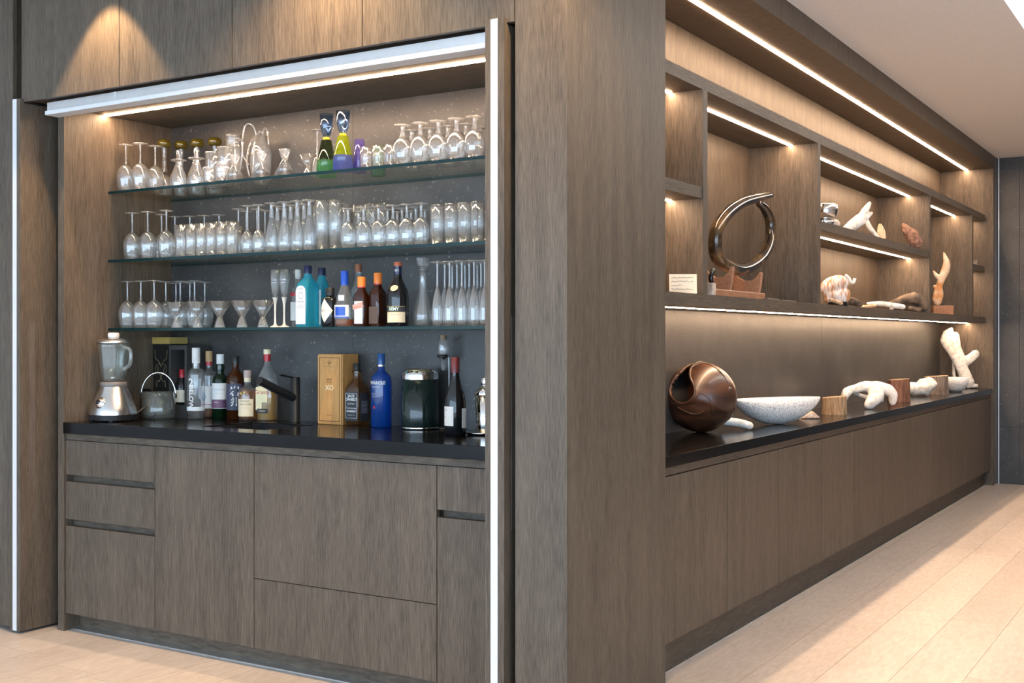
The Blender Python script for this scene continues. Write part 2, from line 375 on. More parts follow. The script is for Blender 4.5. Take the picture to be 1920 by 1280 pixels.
# base cabinets: one unit each, drawers and doors with finger gaps
def base_cab(x0, x1, fronts, label, slots=()):
    t = thing('base_cabinet', label, 'cabinet', (x0, GY + .004, .081), group='base cabinets under the bar worktop')
    w = x1 - x0
    bx('body', (0.001, w - .001, .058, .60, 0, .765), CARCASS, t)
    for nm, z0, z1 in fronts: bx(nm, (.002, w - .002, 0, .02, z0 - .081, z1 - .081), W, t)
    for z0, z1 in slots: bx('finger_rail', (.0015, w - .0015, .040, .058, z0 - .101, z1 - .061), WX, t)
    return t
base_cab(-4.424, -3.853, [('drawer', .695, .846), ('drawer', .499, .664), ('drawer', .081, .468)], 'oak bar drawer unit with two finger gaps, by the left side panel', [(.664, .695), (.468, .499)])
base_cab(-3.853, -3.291, [('door', .081, .846)], 'plain one-door oak cabinet between the drawer units of the bar')
base_cab(-3.291, -2.413, [('door', .356, .846), ('drawer', .081, .353)], 'wide oak bar cabinet with a tall front above a lower drawer')
base_cab(-2.413, -2.161, [('drawer', .692, .846), ('door', .081, .664)], 'narrow oak bar cabinet with one finger gap, by the right folded door', [(.664, .692)])
pl = bx('plinth', (-4.429, -2.16, 3.505, 3.52, 0, .081), WX); tag(pl, 'recessed oak plinth under the bar cabinets', 'plinth')
ap = bx('apron_rail', (-4.429, -2.16, 3.432, 3.45, .848, .8765), WX); tag(ap, 'oak rail with wavy grain under the bar worktop', 'rail')
fs = bx('trim_1', (-4.429, -2.16, 3.462, 3.505, 0, .004), ALU); fs['kind'] = 'structure'
# worktop with sink opening
S0, S1, T0, T1 = -3.72, -3.36, 3.555, 3.86
bm = bmesh.new(); wz0, wz1 = .8765, .926
gx, gy = (-4.429, S0, S1, -2.16), (3.414, T0, T1, BACK)
gv = [[[bm.verts.new((x, y, z)) for z in (wz0, wz1)] for y in gy] for x in gx]
for i in range(3):
    for j in range(3):
        if (i, j) != (1, 1):
            for k in (0, 1): bm.faces.new((gv[i][j][k], gv[i + 1][j][k], gv[i + 1][j + 1][k], gv[i][j + 1][k]))
for a, b in [((i, 0), (i + 1, 0)) for i in range(3)] + [((i, 3), (i + 1, 3)) for i in range(3)] + [((0, j), (0, j + 1)) for j in range(3)] + [((3, j), (3, j + 1)) for j in range(3)] + [((1, 1), (2, 1)), ((2, 1), (2, 2)), ((2, 2), (1, 2)), ((1, 2), (1, 1))]:
    bm.faces.new((gv[a[0]][a[1]][0], gv[b[0]][b[1]][0], gv[b[0]][b[1]][1], gv[a[0]][a[1]][1]))
wt = obj('worktop', bm, TOPM, bevel=.0018); tag(wt, 'black stone worktop of the bar with inset sink', 'worktop')
bm = bmesh.new()
for d in ((S0 - .002, S0 + .004, T0, T1), (S1 - .004, S1 + .002, T0, T1), (S0, S1, T0 - .002, T0 + .004), (S0, S1, T1 - .004, T1 + .002)): box(bm, *d, .76, .922)
box(bm, S0, S1, T0, T1, .755, .762)
sk = obj('sink', bm, plain('sink_black', (.02, .02, .022), .2)); tag(sk, 'black sink bowl let into the bar worktop', 'sink')

# tap
tp = thing('mixer_tap', 'matt black mixer tap with slanted spout behind the sink', 'tap', (onz(556, 791, .926).x, 3.955, .926))
lt('column', [(0, 0), (.023, 0), (.023, .003), (.021, .005), (.021, .198), (.019, .2), (0, .2)], BLACK, tp)
bm = bmesh.new(); tube(bm, [(0, 0, .105), (-.01, -.10, .145), (-.02, -.205, .19)], .0185, 16); obj('spout', bm, BLACK, tp, smooth=False)
bm = bmesh.new(); tube(bm, [(0, -.01, .197), (-.005, -.095, .212)], .004, 8); obj('lever', bm, BLACK, tp)

# ------------------------------------------------------------------ LED strips
def led(x0, x1, y0, y1, z, label, mat=None):
    bm = bmesh.new(); box(bm, x0, x1, y0, y1, z - .003, z); o = obj('led_strip', bm, mat or LEDM); tag(o, label, 'light', 'warm linear lights set into the joinery'); return o
LEDB = emit('warm_led_bar', LED_COL, LED_E * 1.35)
led(-4.425, -2.165, 3.632, 3.652, 2.320, 'warm light strip under the ceiling panel of the bar niche', LEDB)

# ------------------------------------------------------------------ glass shelves
SHZ = [1.973, 1.658, 1.344]
for z, nm in zip(SHZ, ('topmost', 'middle', 'lowest')):
    t = thing('glass_shelf', f'{nm} green-edged glass shelf of the bar', 'shelf', (-4.429, 3.66, z), group='glass shelves of the bar')
    bx('pane', (0, 2.269, .0015, .376, -.012, 0), GREENGLASS, t); bx('front_edge', (0, 2.269, 0, .0015, -.012, 0), GREENEDGE, t)
    bx('back_edge', (0, 2.269, .3755, .377, -.012, 0), GREENEDGE, t)

# ================================================================== DISPLAY RUN (right)
SXF = -1.888
tm = bmesh.new(); box(tm, RX, PX1, PY1, FARY - .01, 2.79, CEIL)
sof = struct('trim_2', tm, W, 'oak bulkhead above the display niche'); sof['category'] = 'bulkhead'
bm = bmesh.new(); box(bm, RX - .02, PX1, ENDY, FARY - .012, 0, 2.79); ep = struct('trim_3', bm, W, 'oak end panel of the display niche'); ep['category'] = 'panel'
du = thing('display_shelving', 'wall-hung oak shelving unit with open compartments and light strips', 'shelving', (RX, PY1, 1.43))
def dpart(nm, x0, x1, y0, y1, z0, z1, mat=W): return bx(nm, (x0 - RX, x1 - RX, y0 - PY1, y1 - PY1, z0 - 1.43, z1 - 1.43), mat, du)
dpart('top_board', RX, SXF, PY1, ENDY, 2.332, 2.383, WY); dpart('bottom_board', RX, SXF, PY1, ENDY, 1.43, 1.481, WY)
DV = [(4.595, 4.645), (6.175, 6.225), (8.854, 8.904), (10.476, 10.526)]
for a, b in DV: dpart('divider', RX, SXF, a, b, 1.481, 2.332)
comps = [(PY1, 4.595), (4.645, 6.175), (6.225, 8.854), (8.904, 10.476), (10.526, ENDY)]
for a, b in comps: dpart('back_panel', RX, RX + .01, a, b, 1.481, 2.332)
for k in (0, 2, 4): dpart('shelf', RX + .01, SXF - .004, comps[k][0], comps[k][1], 1.878, 1.926, WY)
cn = ['compartment next to the corner pillar', 'tusk compartment', 'wide middle compartment', 'horn carving compartment', 'end compartment by the far wall']
for k, (a, b) in enumerate(comps): led(-2.045, -2.025, a + .004, b - .004, 2.332, f'warm light strip under the top board of the {cn[k]}')
for k in (0, 2, 4): led(-2.045, -2.025, comps[k][0] + .004, comps[k][1] - .004, 1.878, f'warm light strip under the half-height shelf of the {cn[k]}')
led(-2.045, -2.025, PY1 + .01, ENDY - .004, 1.43, 'long warm light strip under the bottom board above the display worktop')
led(-2.055, -2.030, PY1 + .01, ENDY - .004, 2.79, 'long warm light strip under the oak bulkhead')
# base run
dw = bx('worktop', (RX, -1.826, PY1, ENDY, .808, .852), TOPM, bevel=.0015); tag(dw, 'long black stone worktop of the display run', 'worktop')
ar = bx('apron_rail', (-1.86, -1.842, PY1, ENDY, .776, .808), WY); tag(ar, 'oak rail under the display worktop', 'rail')
dl = [4.066] + [4.742, 5.395, 6.085, 6.70, 7.35, 8.02, 8.66, 9.32, 9.97, 10.70, 11.066]
wh = ['next to the corner pillar', 'under the carved bowl', 'under the long white bowl', 'under the short log stump', 'under the pelvis bone', 'between the pelvis bone and the dark block', 'under the dark wood block', 'under the round bone', 'under the log behind the bone', 'under the small white bowl', 'by the far end panel']
for k in range(11):
    t = thing('display_cabinet', f'oak display base cabinet {wh[k]}', 'cabinet', (-1.838, dl[k], .14), group='base cabinets of the display run')
    bx('door', (-.02, 0, .002, dl[k + 1] - dl[k] - .002, 0, .632), W, t); bx('body', (-.42, -.045, .001, dl[k + 1] - dl[k] - .001, 0, .632), CARCASS, t)
p2 = bx('plinth', (-1.91, -1.893, PY1, ENDY, 0, .14), WY); tag(p2, 'oak plinth under the display cabinets', 'plinth')
t4 = bx('trim_4', (-1.893, -1.884, PY1, ENDY, 0, .004), ALU); t4['kind'] = 'structure'

# ------------------------------------------------------------------ ceiling downlights
def downlight(key, x, y, e, size, label, blend=.35, col=(1.0, .67, .36)):
    t = thing(key + '_downlight_offscreen', label, 'ceiling light', (x, y, CEIL), group='recessed downlights')
    lt('trim_ring', [(.036, 0), (.045, 0), (.045, -.004), (.040, -.006), (.036, -.002)], WHITEALU, t, 24)
    lt(key + '_lens_offscreen', [(0, -.001), (.036, -.001)], emit('downlight_lens', (1, .85, .65), 8), t, 24)
    li = bpy.data.lights.new(key + '_lamp_offscreen', 'SPOT'); li.energy = e; li.spot_size = math.radians(size); li.spot_blend = blend; li.color = col; li.shadow_soft_size = .02
    lo = bpy.data.objects.new(key + '_lamp_offscreen', li); COL.objects.link(lo); lo.parent = t; lo.location = (0, 0, -.008)
downlight('scallop', -3.98, 3.13, 95, 76, 'small downlight close to the upper cupboards', .25)
downlight('cupboard', -2.78, 3.00, 110, 125, 'downlight in front of the middle upper cupboards', .7)
downlight('pillar', -1.58, 3.00, 110, 125, 'downlight in front of the corner pillar', .7)

# ================================================================== GLASSWARE
def up(prof, H, inv): return [(r, H - z) for r, z in prof][::-1] if inv else prof
def shell(outer, t=.0013):
    """outer profile from bowl foot to rim, and back down inside"""
    inner = [(max(r - t, 0.0), z + (t if k == 0 else 0)) for k, (r, z) in enumerate(outer)]
    inner[0] = (0.0, outer[0][1] + 2 * t)
    return outer + inner[::-1]
def stemware(name, cat, H, foot, stem, bowl, inv, mats=None, foot_t=.003):
    """foot radius, stem profile, bowl profile (upright, z from the table); inv stands it on its rim"""
    m = mats or {}
    t = thing(name, 'x', cat)
    z0 = stem[0][1]
    lt('foot', up([(0, 0), (foot, 0), (foot, foot_t * .6), (foot * .5, foot_t * 1.9), (stem[0][0] + .001, z0)], H, inv), m.get('foot', SOLID), t, 28)
    lt('stem', up(stem, H, inv), m.get('stem', SOLID), t, 14)
    lt('bowl', up(shell(bowl), H, inv), m.get('bowl', CLEAR), t, 28)
    return t
def tumbler(name, cat, H, r0, r1, ribs=0, amp=0, base=.008, inv=False, mat=None, rim=0):
    t = thing(name, 'x', cat); prof = [(0, 0), (r0 * .92, 0), (r0, .003), (r0 + (r1 - r0) * .5, H * .5), (r1, H)]
    if rim: prof = prof[:-1] + [(r1, H - rim), (r1 * 1.06, H - rim * .8), (r1 * 1.06, H)]
    prof = prof + [(r1 - .0018, H), (r0 + (r1 - r0) * .5 - .0018, H * .5), (r0 - .003, base), (0, base)]
    lt('body', up(prof, H, inv), mat or CLEAR, t, 36 if ribs else 26, ribs=ribs, amp=amp)
    return t
WINE = dict(H=.215, foot=.035, stem=[(.0055, .006), (.0036, .02), (.0036, .075), (.006, .088)], bowl=[(.006, .088), (.022, .097), (.036, .115), (.0425, .142), (.042, .165), (.038, .19), (.033, .215)])
SLIM = dict(H=.207, foot=.031, stem=[(.005, .006), (.0035, .02), (.0035, .09), (.006, .104)], bowl=[(.006, .104), (.016, .112), (.026, .13), (.030, .15), (.029, .18), (.026, .207)])
TULIP = dict(H=.212, foot=.031, stem=[(.009, .005), (.0075, .012), (.0085, .035), (.011, .06)], bowl=[(.011, .06), (.016, .085), (.023, .115), (.0285, .145), (.030, .175), (.028, .212)])
GOB = dict(H=.163, foot=.031, stem=[(.007, .006), (.0055, .014), (.0055, .035), (.008, .052)], bowl=[(.008, .052), (.020, .06), (.031, .08), (.0345, .105), (.034, .13), (.031, .163)])
BALL = dict(H=.158, foot=.036, stem=[(.010, .006), (.0085, .014), (.0085, .03), (.012, .045)], bowl=[(.012, .045), (.028, .055), (.039, .078), (.042, .10), (.040, .125), (.034, .158)])
FLUTE = dict(H=.246, foot=.029, stem=[(.0055, .006), (.0038, .02), (.0038, .075), (.005, .095)], bowl=[(.005, .095), (.010, .11), (.018, .145), (.0225, .185), (.022, .22), (.0205, .246)])
used = {}
def put(key, maker, px, y, z, label, group, rotz=0):
    """the first of a kind is built, the others are copies sharing its meshes"""
    p = ony(px, YH, y); loc = (p.x, y, z)
    if key not in used: r = maker(); used[key] = r
    else: r = dup(used[key], loc)
    r.location = loc; r['label'] = label; r['group'] = group; r.rotation_euler.z = rotz
    ROWS.setdefault(group, []).append(r)
    return r
ROWS = {}
ORD = 'first second third fourth fifth sixth seventh eighth ninth tenth eleventh twelfth'.split()
def name_rows():
    """look-alikes in a group are told apart by their row on the shelf and their count from the side panel"""
    for g, rs in ROWS.items():
        if len(rs) < 2: continue
        rows = {}
        for r in rs: rows.setdefault((r['label'], 0 if r.location.y < 3.76 else 1 if r.location.y < 3.845 else 2), []).append(r)
        for (lab, k), m in rows.items():
            m.sort(key=lambda r: r.location.x)
            if len({b for (l2, b) in rows if l2 == lab}) > 1: lab += ', ' + ('front', 'middle', 'back')[k] + ' row'
            for i, r in enumerate(m): r['label'] = lab + (f', {ORD[i]} from the side panel' if len(m) > 1 else '')
def sw(d, inv=True, name='wine_glass', cat='glass', mats=None): return lambda: stemware(name, cat, d['H'], d['foot'], d['stem'], d['bowl'], inv, mats)
Z1, Z2, Z3 = SHZ
for px, y in ((236, 3.706), (263, 3.712), (291, 3.80)):
    put('wine', sw(WINE), px, y, Z1, 'upturned wine glass on topmost shelf', 'upturned wine glasses on the topmost shelf')
OLIVE = glass('olive_glass', (.50, .42, .06), .06, .5, 3, body=(.24, .19, .02), bodyfac=.4)
def roemer():
    t = thing('roemer_glass', 'x', 'glass')
    lt('bowl', [(.036, 0), (.040, .03), (.037, .07), (.018, .105), (.0165, .11), (.035, .07), (.038, .03), (.034, 0)], CLEAR, t, 26)
    lt('stem', [(.0165, .108), (.010, .13), (.009, .19), (.014, .222)], CLEAR, t, 18)
    lt('foot', [(0, .222), (.020, .222), (.030, .228), (.033, .240), (.030, .254), (.020, .260), (0, .260)], OLIVE, t, 26); return t
for px, y in ((308, 3.885), (340, 3.955), (370, 3.955), (403, 3.97)): put('roemer', roemer, px, y, Z1, 'upturned glass with thick olive foot', 'olive-footed glasses')
def bell():
    t = thing('bell_glass', 'x', 'glass')
    lt('bowl', [(.036, 0), (.0385, .02), (.035, .05), (.022, .08), (.013, .11), (.012, .112), (.021, .08), (.034, .05), (.037, .02), (.0345, 0)], CLEAR, t, 28)
    lt('collar', [(.012, .110), (.035, .1165), (.036, .119), (.035, .121), (.011, .123)], CLEAR, t, 28)
    lt('neck', [(.011, .123), (.0105, .165), (.0, .166)], CLEAR, t, 18); return t
for px in (335, 368): put('bell', bell, px, 3.712, Z1, 'small bell-shaped glass with collar', 'bell-shaped glasses')
for px, y, H, r, k in ((392, 3.715, .072, .027, 'lowjar'), (417, 3.705, .085, .036, 'lowjar2'), (398, 3.83, .165, .032, 'talljar'), (423, 3.82, .178, .038, 'talljar2')):
    put(k, lambda: tumbler('glass_tumbler', 'glass', H, r, r, rim=.012), px, y, Z1, {'lowjar': 'short clear tumbler', 'lowjar2': 'wide short clear tumbler', 'talljar': 'tall clear rimmed tumbler', 'talljar2': 'tallest clear rimmed tumbler'}[k] + ' beside the bell-shaped glasses', 'clear tumblers on the topmost shelf')
p = ony(437, YH, 3.905); t = thing('glass_jug', 'clear glass jug with rolled rim and handle on the topmost shelf', 'jug', (p.x, 3.905, Z1))
lt('body', [(0, 0), (.036, 0), (.040, .02), (.040, .15), (.034, .20), (.036, .235), (.042, .25), (.040, .25), (.032, .20), (.038, .15), (.038, .02), (0, .008)], CLEAR, t, 28)
bm = bmesh.new(); tube(bm, smooth_path([(.036, 0, .22), (.065, -.01, .215), (.072, -.015, .16), (.055, -.01, .09), (.039, 0, .08)], 5), .005, 8); obj('handle', bm, SOLID, t, True)
p = ony(489, YH, 3.95); t = thing('glass_vase', 'clear glass vase crowned with twisted glass loops on the topmost shelf', 'vase', (p.x, 3.95, Z1))
lt('body', [(0, 0), (.030, 0), (.042, .03), (.050, .09), (.051, .15), (.044, .20), (.030, .232), (.018, .24), (.016, .24), (.028, .23), (.049, .15), (.048, .09), (.04, .03), (0, .006)], CLEAR, t, 30)
for pts in ([(-.015, -.01, .238), (-.03, -.02, .285), (-.062, -.03, .29), (-.075, -.035, .24), (-.078, -.035, .16), (-.055, -.02, .11)], [(-.01, -.02, .24), (-.02, -.045, .20), (-.03, -.058, .12), (-.02, -.05, .05)], [(.0, -.02, .24), (.012, -.05, .21), (.010, -.056, .13), (0, -.05, .06)], [(.01, 0, .24), (.035, -.01, .27), (.055, -.015, .25), (.062, -.015, .19)], [(-.012, 0, .236), (0, -.012, .255), (.014, -.004, .25), (.012, .008, .236)]):
    bm = bmesh.new(); tube(bm, smooth_path(pts, 6), .0042, 8); obj('loop', bm, SOLID, t, True)
def cone(inv, s=1.0):
    def mk():
        t = thing('cone_glass', 'x', 'glass'); H = .115
        lt('foot', [(r * s, z * s) for r, z in up([(0, 0), (.0255, 0), (.024, .006), (.0115, .046), (0, .047)], H, inv)], SOLID, t, 10)
        lt('bowl', [(r * s, z * s) for r, z in up(shell([(.0115, .046), (.052, .115)]), H, inv)], CLEAR, t, 28); return t
    return mk
for px, y in ((440, 3.712), (490, 3.712), (534, 3.712)): put('coneinv', cone(True), px, y, Z1, 'upturned cocktail glass on topmost shelf', 'upturned cocktail glasses')
put('conesmall', cone(False, .72), 577, 3.715, Z1, 'small upright cocktail glass on the topmost shelf beside the painted goblets', 'small cocktail glass')
put('fluteinv1', sw(dict(FLUTE, H=.205, bowl=[(r, .095 + (z - .095) * .73) for r, z in FLUTE['bowl']], foot=.034), name='champagne_flute'), 595, 3.83, Z1, 'upturned champagne flute beside the green-based goblet', 'single flute')
def goblet(base_hi, base_lo, label, px, y, H):
    k = H / .25; p = ony(px, YH, y); t = thing('painted_goblet', label, 'goblet', (p.x, y, Z1))
    lt('lower_base', [(0, 0), (.043, 0), (.038, .065 * k)], base_lo, t, 28); lt('upper_base', [(.038, .065 * k), (.022, .145 * k), (0, .145 * k)], base_hi, t, 28)
    lt('ring', [(0, .145 * k), (.012, .146 * k), (.015, .151 * k), (.012, .157 * k), (0, .157 * k)], plain('yellow_glass', (.75, .60, .03), .1), t, 20)
    lt('bowl', shell([(.009, .157 * k), (.018, .168 * k), (.026, .20 * k), (.029, .25 * k)]), glass('grey_blue_glass', (.66, .76, .90), .08, .6, 2.5), t, 26)
LIME = glass('lime_glass', (.70, .80, .05), .06, .5, 3, body=(.36, .44, .03), bodyfac=.4); BLUEG = glass('blue_glass', (.30, .38, .85), .06, .5, 3, body=(.16, .20, .62), bodyfac=.5)
GRN = glass('green_glass', (.35, .75, .40), .06, .5, 3, body=(.14, .42, .18), bodyfac=.4); SMOKE = glass('smoke_glass', (.35, .42, .28), .06, .5, 3)
goblet(SMOKE, GRN, 'tall goblet with green conical base and yellow ring', 612, 3.80, .262); goblet(LIME, BLUEG, 'tall goblet with lime and blue conical base', 643, 3.712, .244)
VIO = glass('violet_glass', (.55, .5, .85), .06, .5, 3, body=(.3, .25, .6), bodyfac=.3)
t = put('violet', lambda: tumbler('coloured_tumbler', 'glass', .135, .028, .020, mat=VIO), 674, 3.78, Z1, 'violet tapered tumbler beside the lime goblet', 'coloured tumblers')
t = put('greentop', lambda: tumbler('coloured_tumbler', 'glass', .125, .030, .026, mat=GRN), 709, 3.90, Z1, 'green tumbler behind the small clear tumblers', 'coloured tumblers')
for px, y in ((687, 3.71), (710, 3.71), (731, 3.712)): put('shot', lambda: tumbler('shot_glass', 'glass', .085, .024, .027, 9, .03), px, y, Z1, 'small ribbed tumbler beside brandy glasses', 'small ribbed tumblers')
for px, y in ((755, 3.715), (788, 3.715), (822, 3.715), (856, 3.715), (890, 3.715), (772, 3.83), (806, 3.83), (840, 3.83), (874, 3.83), (900, 3.92)):
    put('balloon', sw(BALL, name='brandy_glass'), px, y, Z1, 'upturned brandy glass on topmost shelf', 'upturned brandy glasses')
# middle shelf
for px, y in ((248, 3.712), (277, 3.715), (303, 3.83), (312, 3.72), (328, 3.93), (356, 3.955), (383, 3.97), (411, 3.98)):
    put('wine', None, px, y, Z2, 'upturned wine glass on middle shelf', 'upturned wine glasses on the middle shelf')
for y, pxs in ((3.705, range(340, 436, 19)), (3.775, range(352, 440, 19)), (3.85, range(366, 446, 19))):
    for px in pxs: put('ribbed', lambda: tumbler('ribbed_tumbler', 'glass', .142, .0285, .030, 12, .035), px, y, Z2, 'ribbed tumbler on middle shelf', 'ribbed tumblers')
for px, y in ((447, 3.79), (464, 3.72), (485, 3.72), (462, 3.88), (482, 3.84), (497, 3.90)): put('slim', sw(SLIM), px, y, Z2, 'upturned slim wine glass', 'slim wine glasses')
for px, y in ((509, 3.73), (533, 3.73), (557, 3.73), (580, 3.73), (520, 3.83), (545, 3.83), (570, 3.83), (533, 3.93), (558, 3.93)):
    put('tulip', sw(TULIP, name='tulip_beer_glass'), px, y, Z2, 'upturned tulip beer glass', 'tulip beer glasses')
for px, y in ((604, 3.74), (629, 3.76), (598, 3.87), (624, 3.88), (645, 3.86), (674, 3.95), (696, 3.93), (718, 3.95)):
    put('beer', lambda: tumbler('beer_glass', 'glass', .208, .031, .026, inv=True), px, y, Z2, 'upturned straight beer glass', 'tall beer glasses')
for px, y in ((653, 3.72), (682, 3.72), (710, 3.72), (737, 3.72), (763, 3.72), (790, 3.72), (672, 3.82), (700, 3.82), (727, 3.82), (754, 3.82), (780, 3.82), (745, 3.92), (771, 3.92), (797, 3.92)):
    put('gob', sw(GOB, name='water_goblet'), px, y, Z2, 'upturned short-stemmed goblet', 'short-stemmed goblets')
for px, y in ((820, 3.71), (846, 3.71), (871, 3.71), (895, 3.71), (833, 3.79), (858, 3.79), (883, 3.79), (908, 3.80), (822, 3.87), (847, 3.88), (873, 3.88), (898, 3.89)):
    put('highball', lambda: tumbler('highball_glass', 'glass', .152, .0285, .0265, 10, .02, .012, inv=True), px, y, Z2, 'upturned highball tumbler', 'highball tumblers')
# lowest shelf
for px, y in ((239, 3.706), (264, 3.706), (289, 3.706), (311, 3.82), (338, 3.82), (365, 3.82), (330, 3.93), (356, 3.93), (384, 3.93)):
    put('wine', None, px, y, Z3, 'upturned wine glass on lowest shelf', 'upturned wine glasses on the lowest shelf')
for px, y in ((331, 3.712), (370, 3.712), (412, 3.712), (454, 3.712), (493, 3.735)): put('coneup', cone(False), px, y, Z3, 'upright cocktail glass on lowest shelf', 'cocktail glasses')
PEARL = plain('pearl_glass', (.78, .70, .58), .25)
def wedding_flute():
    t = thing('champagne_flute', 'x', 'glass')
    lt('foot', [(0, 0), (.024, 0), (.023, .003), (.008, .010), (.005, .02)], PEARL, t, 24); lt('stem', [(.005, .02), (.0038, .06), (.0055, .10), (.010, .122), (.013, .128)], PEARL, t, 16)
    lt('bowl', shell([(.008, .125), (.016, .15), (.0215, .19), (.023, .205)]), CLEAR, t, 24); lt('bowl_rim', [(.0228, .200), (.0225, .246), (.0212, .246), (.0212, .200)], CLEAR, t, 24); return t
for px in (516, 533): put('wed', wedding_flute, px, 3.765, Z3, 'champagne flute with pearly stem', 'pearl-stemmed flutes')
for px, y in ((820, 3.705), (843, 3.705), (866, 3.705), (889, 3.705), (909, 3.715), (834, 3.785), (857, 3.785), (880, 3.785), (902, 3.79), (848, 3.87), (872, 3.87), (895, 3.875)):
    put('flute', sw(FLUTE, name='champagne_flute'), px, y, Z3, 'upturned champagne flute beside decanter', 'upturned champagne flutes')
p = ony(793, YH, 3.80); t = thing('decanter', 'clear cut-glass decanter with square stopper on the lowest shelf', 'decanter', (p.x, 3.80, Z3))
lt('body', [(0, 0), (.036, 0), (.043, .012), (.041, .05), (.030, .10), (.017, .145), (.0145, .19), (.016, .222), (.021, .228), (.019, .228), (.012, .19), (.015, .145), (.028, .10), (.038, .05), (.039, .015), (0, .008)], CLEAR, t, 14)
bm = bmesh.new(); loft(bm, [(.222, .010, .010), (.236, .013, .013), (.240, .020, .020), (.272, .023, .023)], 16); obj('stopper', bm, CLEAR, t)

# ================================================================== BOTTLES
def on_shelf(px, y, z): p = ony(px, YH, y); return (p.x, y, z)
def round_bottle(name, label, loc, prof, gm, cap=None, liquid=None, lm=None, seg=28, rz=0.0):
    t = thing(name, label, 'bottle', loc, rz)
    lt('body', prof, gm, t, seg)
    if liquid: lt('liquid', [(r - .0025 if r else 0, z) for r, z in liquid], lm, t, seg)
    if cap: lt('cap', cap[0], cap[1], t, 22)
    return t
def capprof(r, z0, z1): return [(r, z0), (r, z1 - .002), (r - .002, z1), (0, z1)]
AMBER = glass('amber_liquid', (.80, .36, .06), .03, .3, 3, body=(.62, .22, .02), bodyfac=.35); GOLD_L = glass('gold_liquid', (.95, .68, .12), .03, .3, 3, body=(.85, .52, .04), bodyfac=.5)
BROWN = glass('brown_liquid', (.35, .13, .04), .03, .4, 3, body=(.12, .035, .01), bodyfac=.6)
TEAL = glass('teal_glass', (.25, .82, .92), .05, .5, 3, body=(.06, .62, .80), bodyfac=.45)
DKBLUE = plain('navy_cap', (.012, .018, .06), .25); ORANGE = plain('orange_wax', (.80, .21, .03), .4); RED = plain('red_foil', (.45, .02, .03), .3); ROYAL = plain('royal_blue', (.01, .07, .45), .3)
GOLD = plain('gold', (.62, .45, .14), .35, .35); MUTE = plain('grey_print', (.32, .34, .40), .6)
def square_bottle(name, label, corner_px, left_px, right_px, yfront, z, secs, gm, cap, power=7):
    """faces the room; the pixel columns of its front right edge, left edge and rear right edge give width and depth"""
    c = ony(corner_px, YH, yfront); w = c.x - ony(left_px, YH, yfront).x; d = onx(right_px, YH, c.x).y - yfront
    t = thing(name, label, 'bottle', (c.x - w / 2, yfront + d / 2, z)); bm = bmesh.new()
    loft(bm, [(zz, w / 2 * k if k > 0 else -k, d / 2 * k if k > 0 else -k, q) for zz, k, q in secs], 40)
    autosmooth(obj('body', bm, gm, t)); lt('cap', cap[0], cap[1], t, 22)
    return t, w, d
def flat_label(name, t, x0, x1, z0, z1, y, mat, arch=0.0):
    bm = bmesh.new(); pts = [(x0, z0), (x1, z0), (x1, z1)] + ([((x0 + x1) / 2 + (x1 - x0) / 2 * math.cos(a * PI / 8), z1 + arch * math.sin(a * PI / 8)) for a in range(1, 8)] if arch else []) + [(x0, z1)]
    f = [bm.verts.new((x, y, z)) for x, z in pts]; b = [bm.verts.new((x, y + .0008, z)) for x, z in pts]
    bm.faces.new(f); bm.faces.new(b[::-1])
    for i in range(len(f)): j = (i + 1) % len(f); bm.faces.new((f[i], b[i], b[j], f[j]))
    return obj(name, bm, mat, t)
sq = [(0, .95, 7), (.004, 1, 7), (.165, 1, 7), (.18, .93, 5), (.205, -.020, 2), (.215, -.0155, 2), (.24, -.0155, 2)]
t, w, d = square_bottle('gin_bottle', 'teal square gin bottle with tall white label', 575, 553, 601, 3.70, Z3, sq, TEAL, (capprof(.0165, .222, .256), DKBLUE))
fy = -d / 2 - .001
flat_label('label', t, -w * .42, w * .40, .012, .150, fy, WHITE, .022)
for s, z, sz, m in (('BOMBAY', .158, .0085, MUTE), ('SAPPHIRE', .105, .0085, MUTE), ('DISTILLED', .088, .006, MUTE), ('LONDON DRY GIN', .080, .0045, MUTE)): lettering(s, sz, m, t, z, y=fy - .0006)
bm = bmesh.new(); lathe(bm, [(.009, -.0), (.011, -.0)], 20); me = mesh_of('emblem', bm, MUTE)
for v in me.vertices: v.co = (v.co.x, fy - .0006, .130 + v.co.y * 1.4)
obj('emblem', me, MUTE, t)
t, w, d = square_bottle('gin_bottle', 'second teal gin bottle standing behind the white-labelled one', 603, 588, 619, 3.86, Z3, sq, TEAL, (capprof(.0165, .222, .256), DKBLUE))
flat_label('label', t, -w * .4, w * .4, .012, .16, -d / 2 - .001, WHITE)
t = round_bottle('spirit_bottle', 'white-capped clear bottle half hidden behind the teal gin', on_shelf(559, 3.86, Z3), [(0, 0), (.030, 0), (.032, .004), (.032, .15), (.016, .185), (.013, .225)], CLEAR, (capprof(.0135, .21, .25), WHITE))
wrap('label', .0325, -1.2, 1.2, .03, .11, WHITE, t); wrap('neck_band', .0325, -1.2, 1.2, .135, .15, RED, t)
t = round_bottle('gin_bottle', 'short black apothecary gin bottle with diamond cream label', on_shelf(619, 3.725, Z3), [(0, 0), (.033, 0), (.035, .004), (.035, .108), (.030, .120), (.015, .124), (.015, .130)], GLOSSBLACK, (capprof(.019, .128, .160), BLACK), rz=0.25)
wrap('label', .0354, -1.25, .75, .02, .12, plain('ivory_paper', (.80, .73, .58), .6), t, 16, lambda f: (.066 - .048 * (1 - abs(2 * f - 1)), .066 + .048 * (1 - abs(2 * f - 1))))
lettering("HENDRICK'S", .0105, MUTE, t, .066, r=.0364, ang=-.25); lettering('GIN', .007, MUTE, t, .053, r=.0364, ang=-.25)
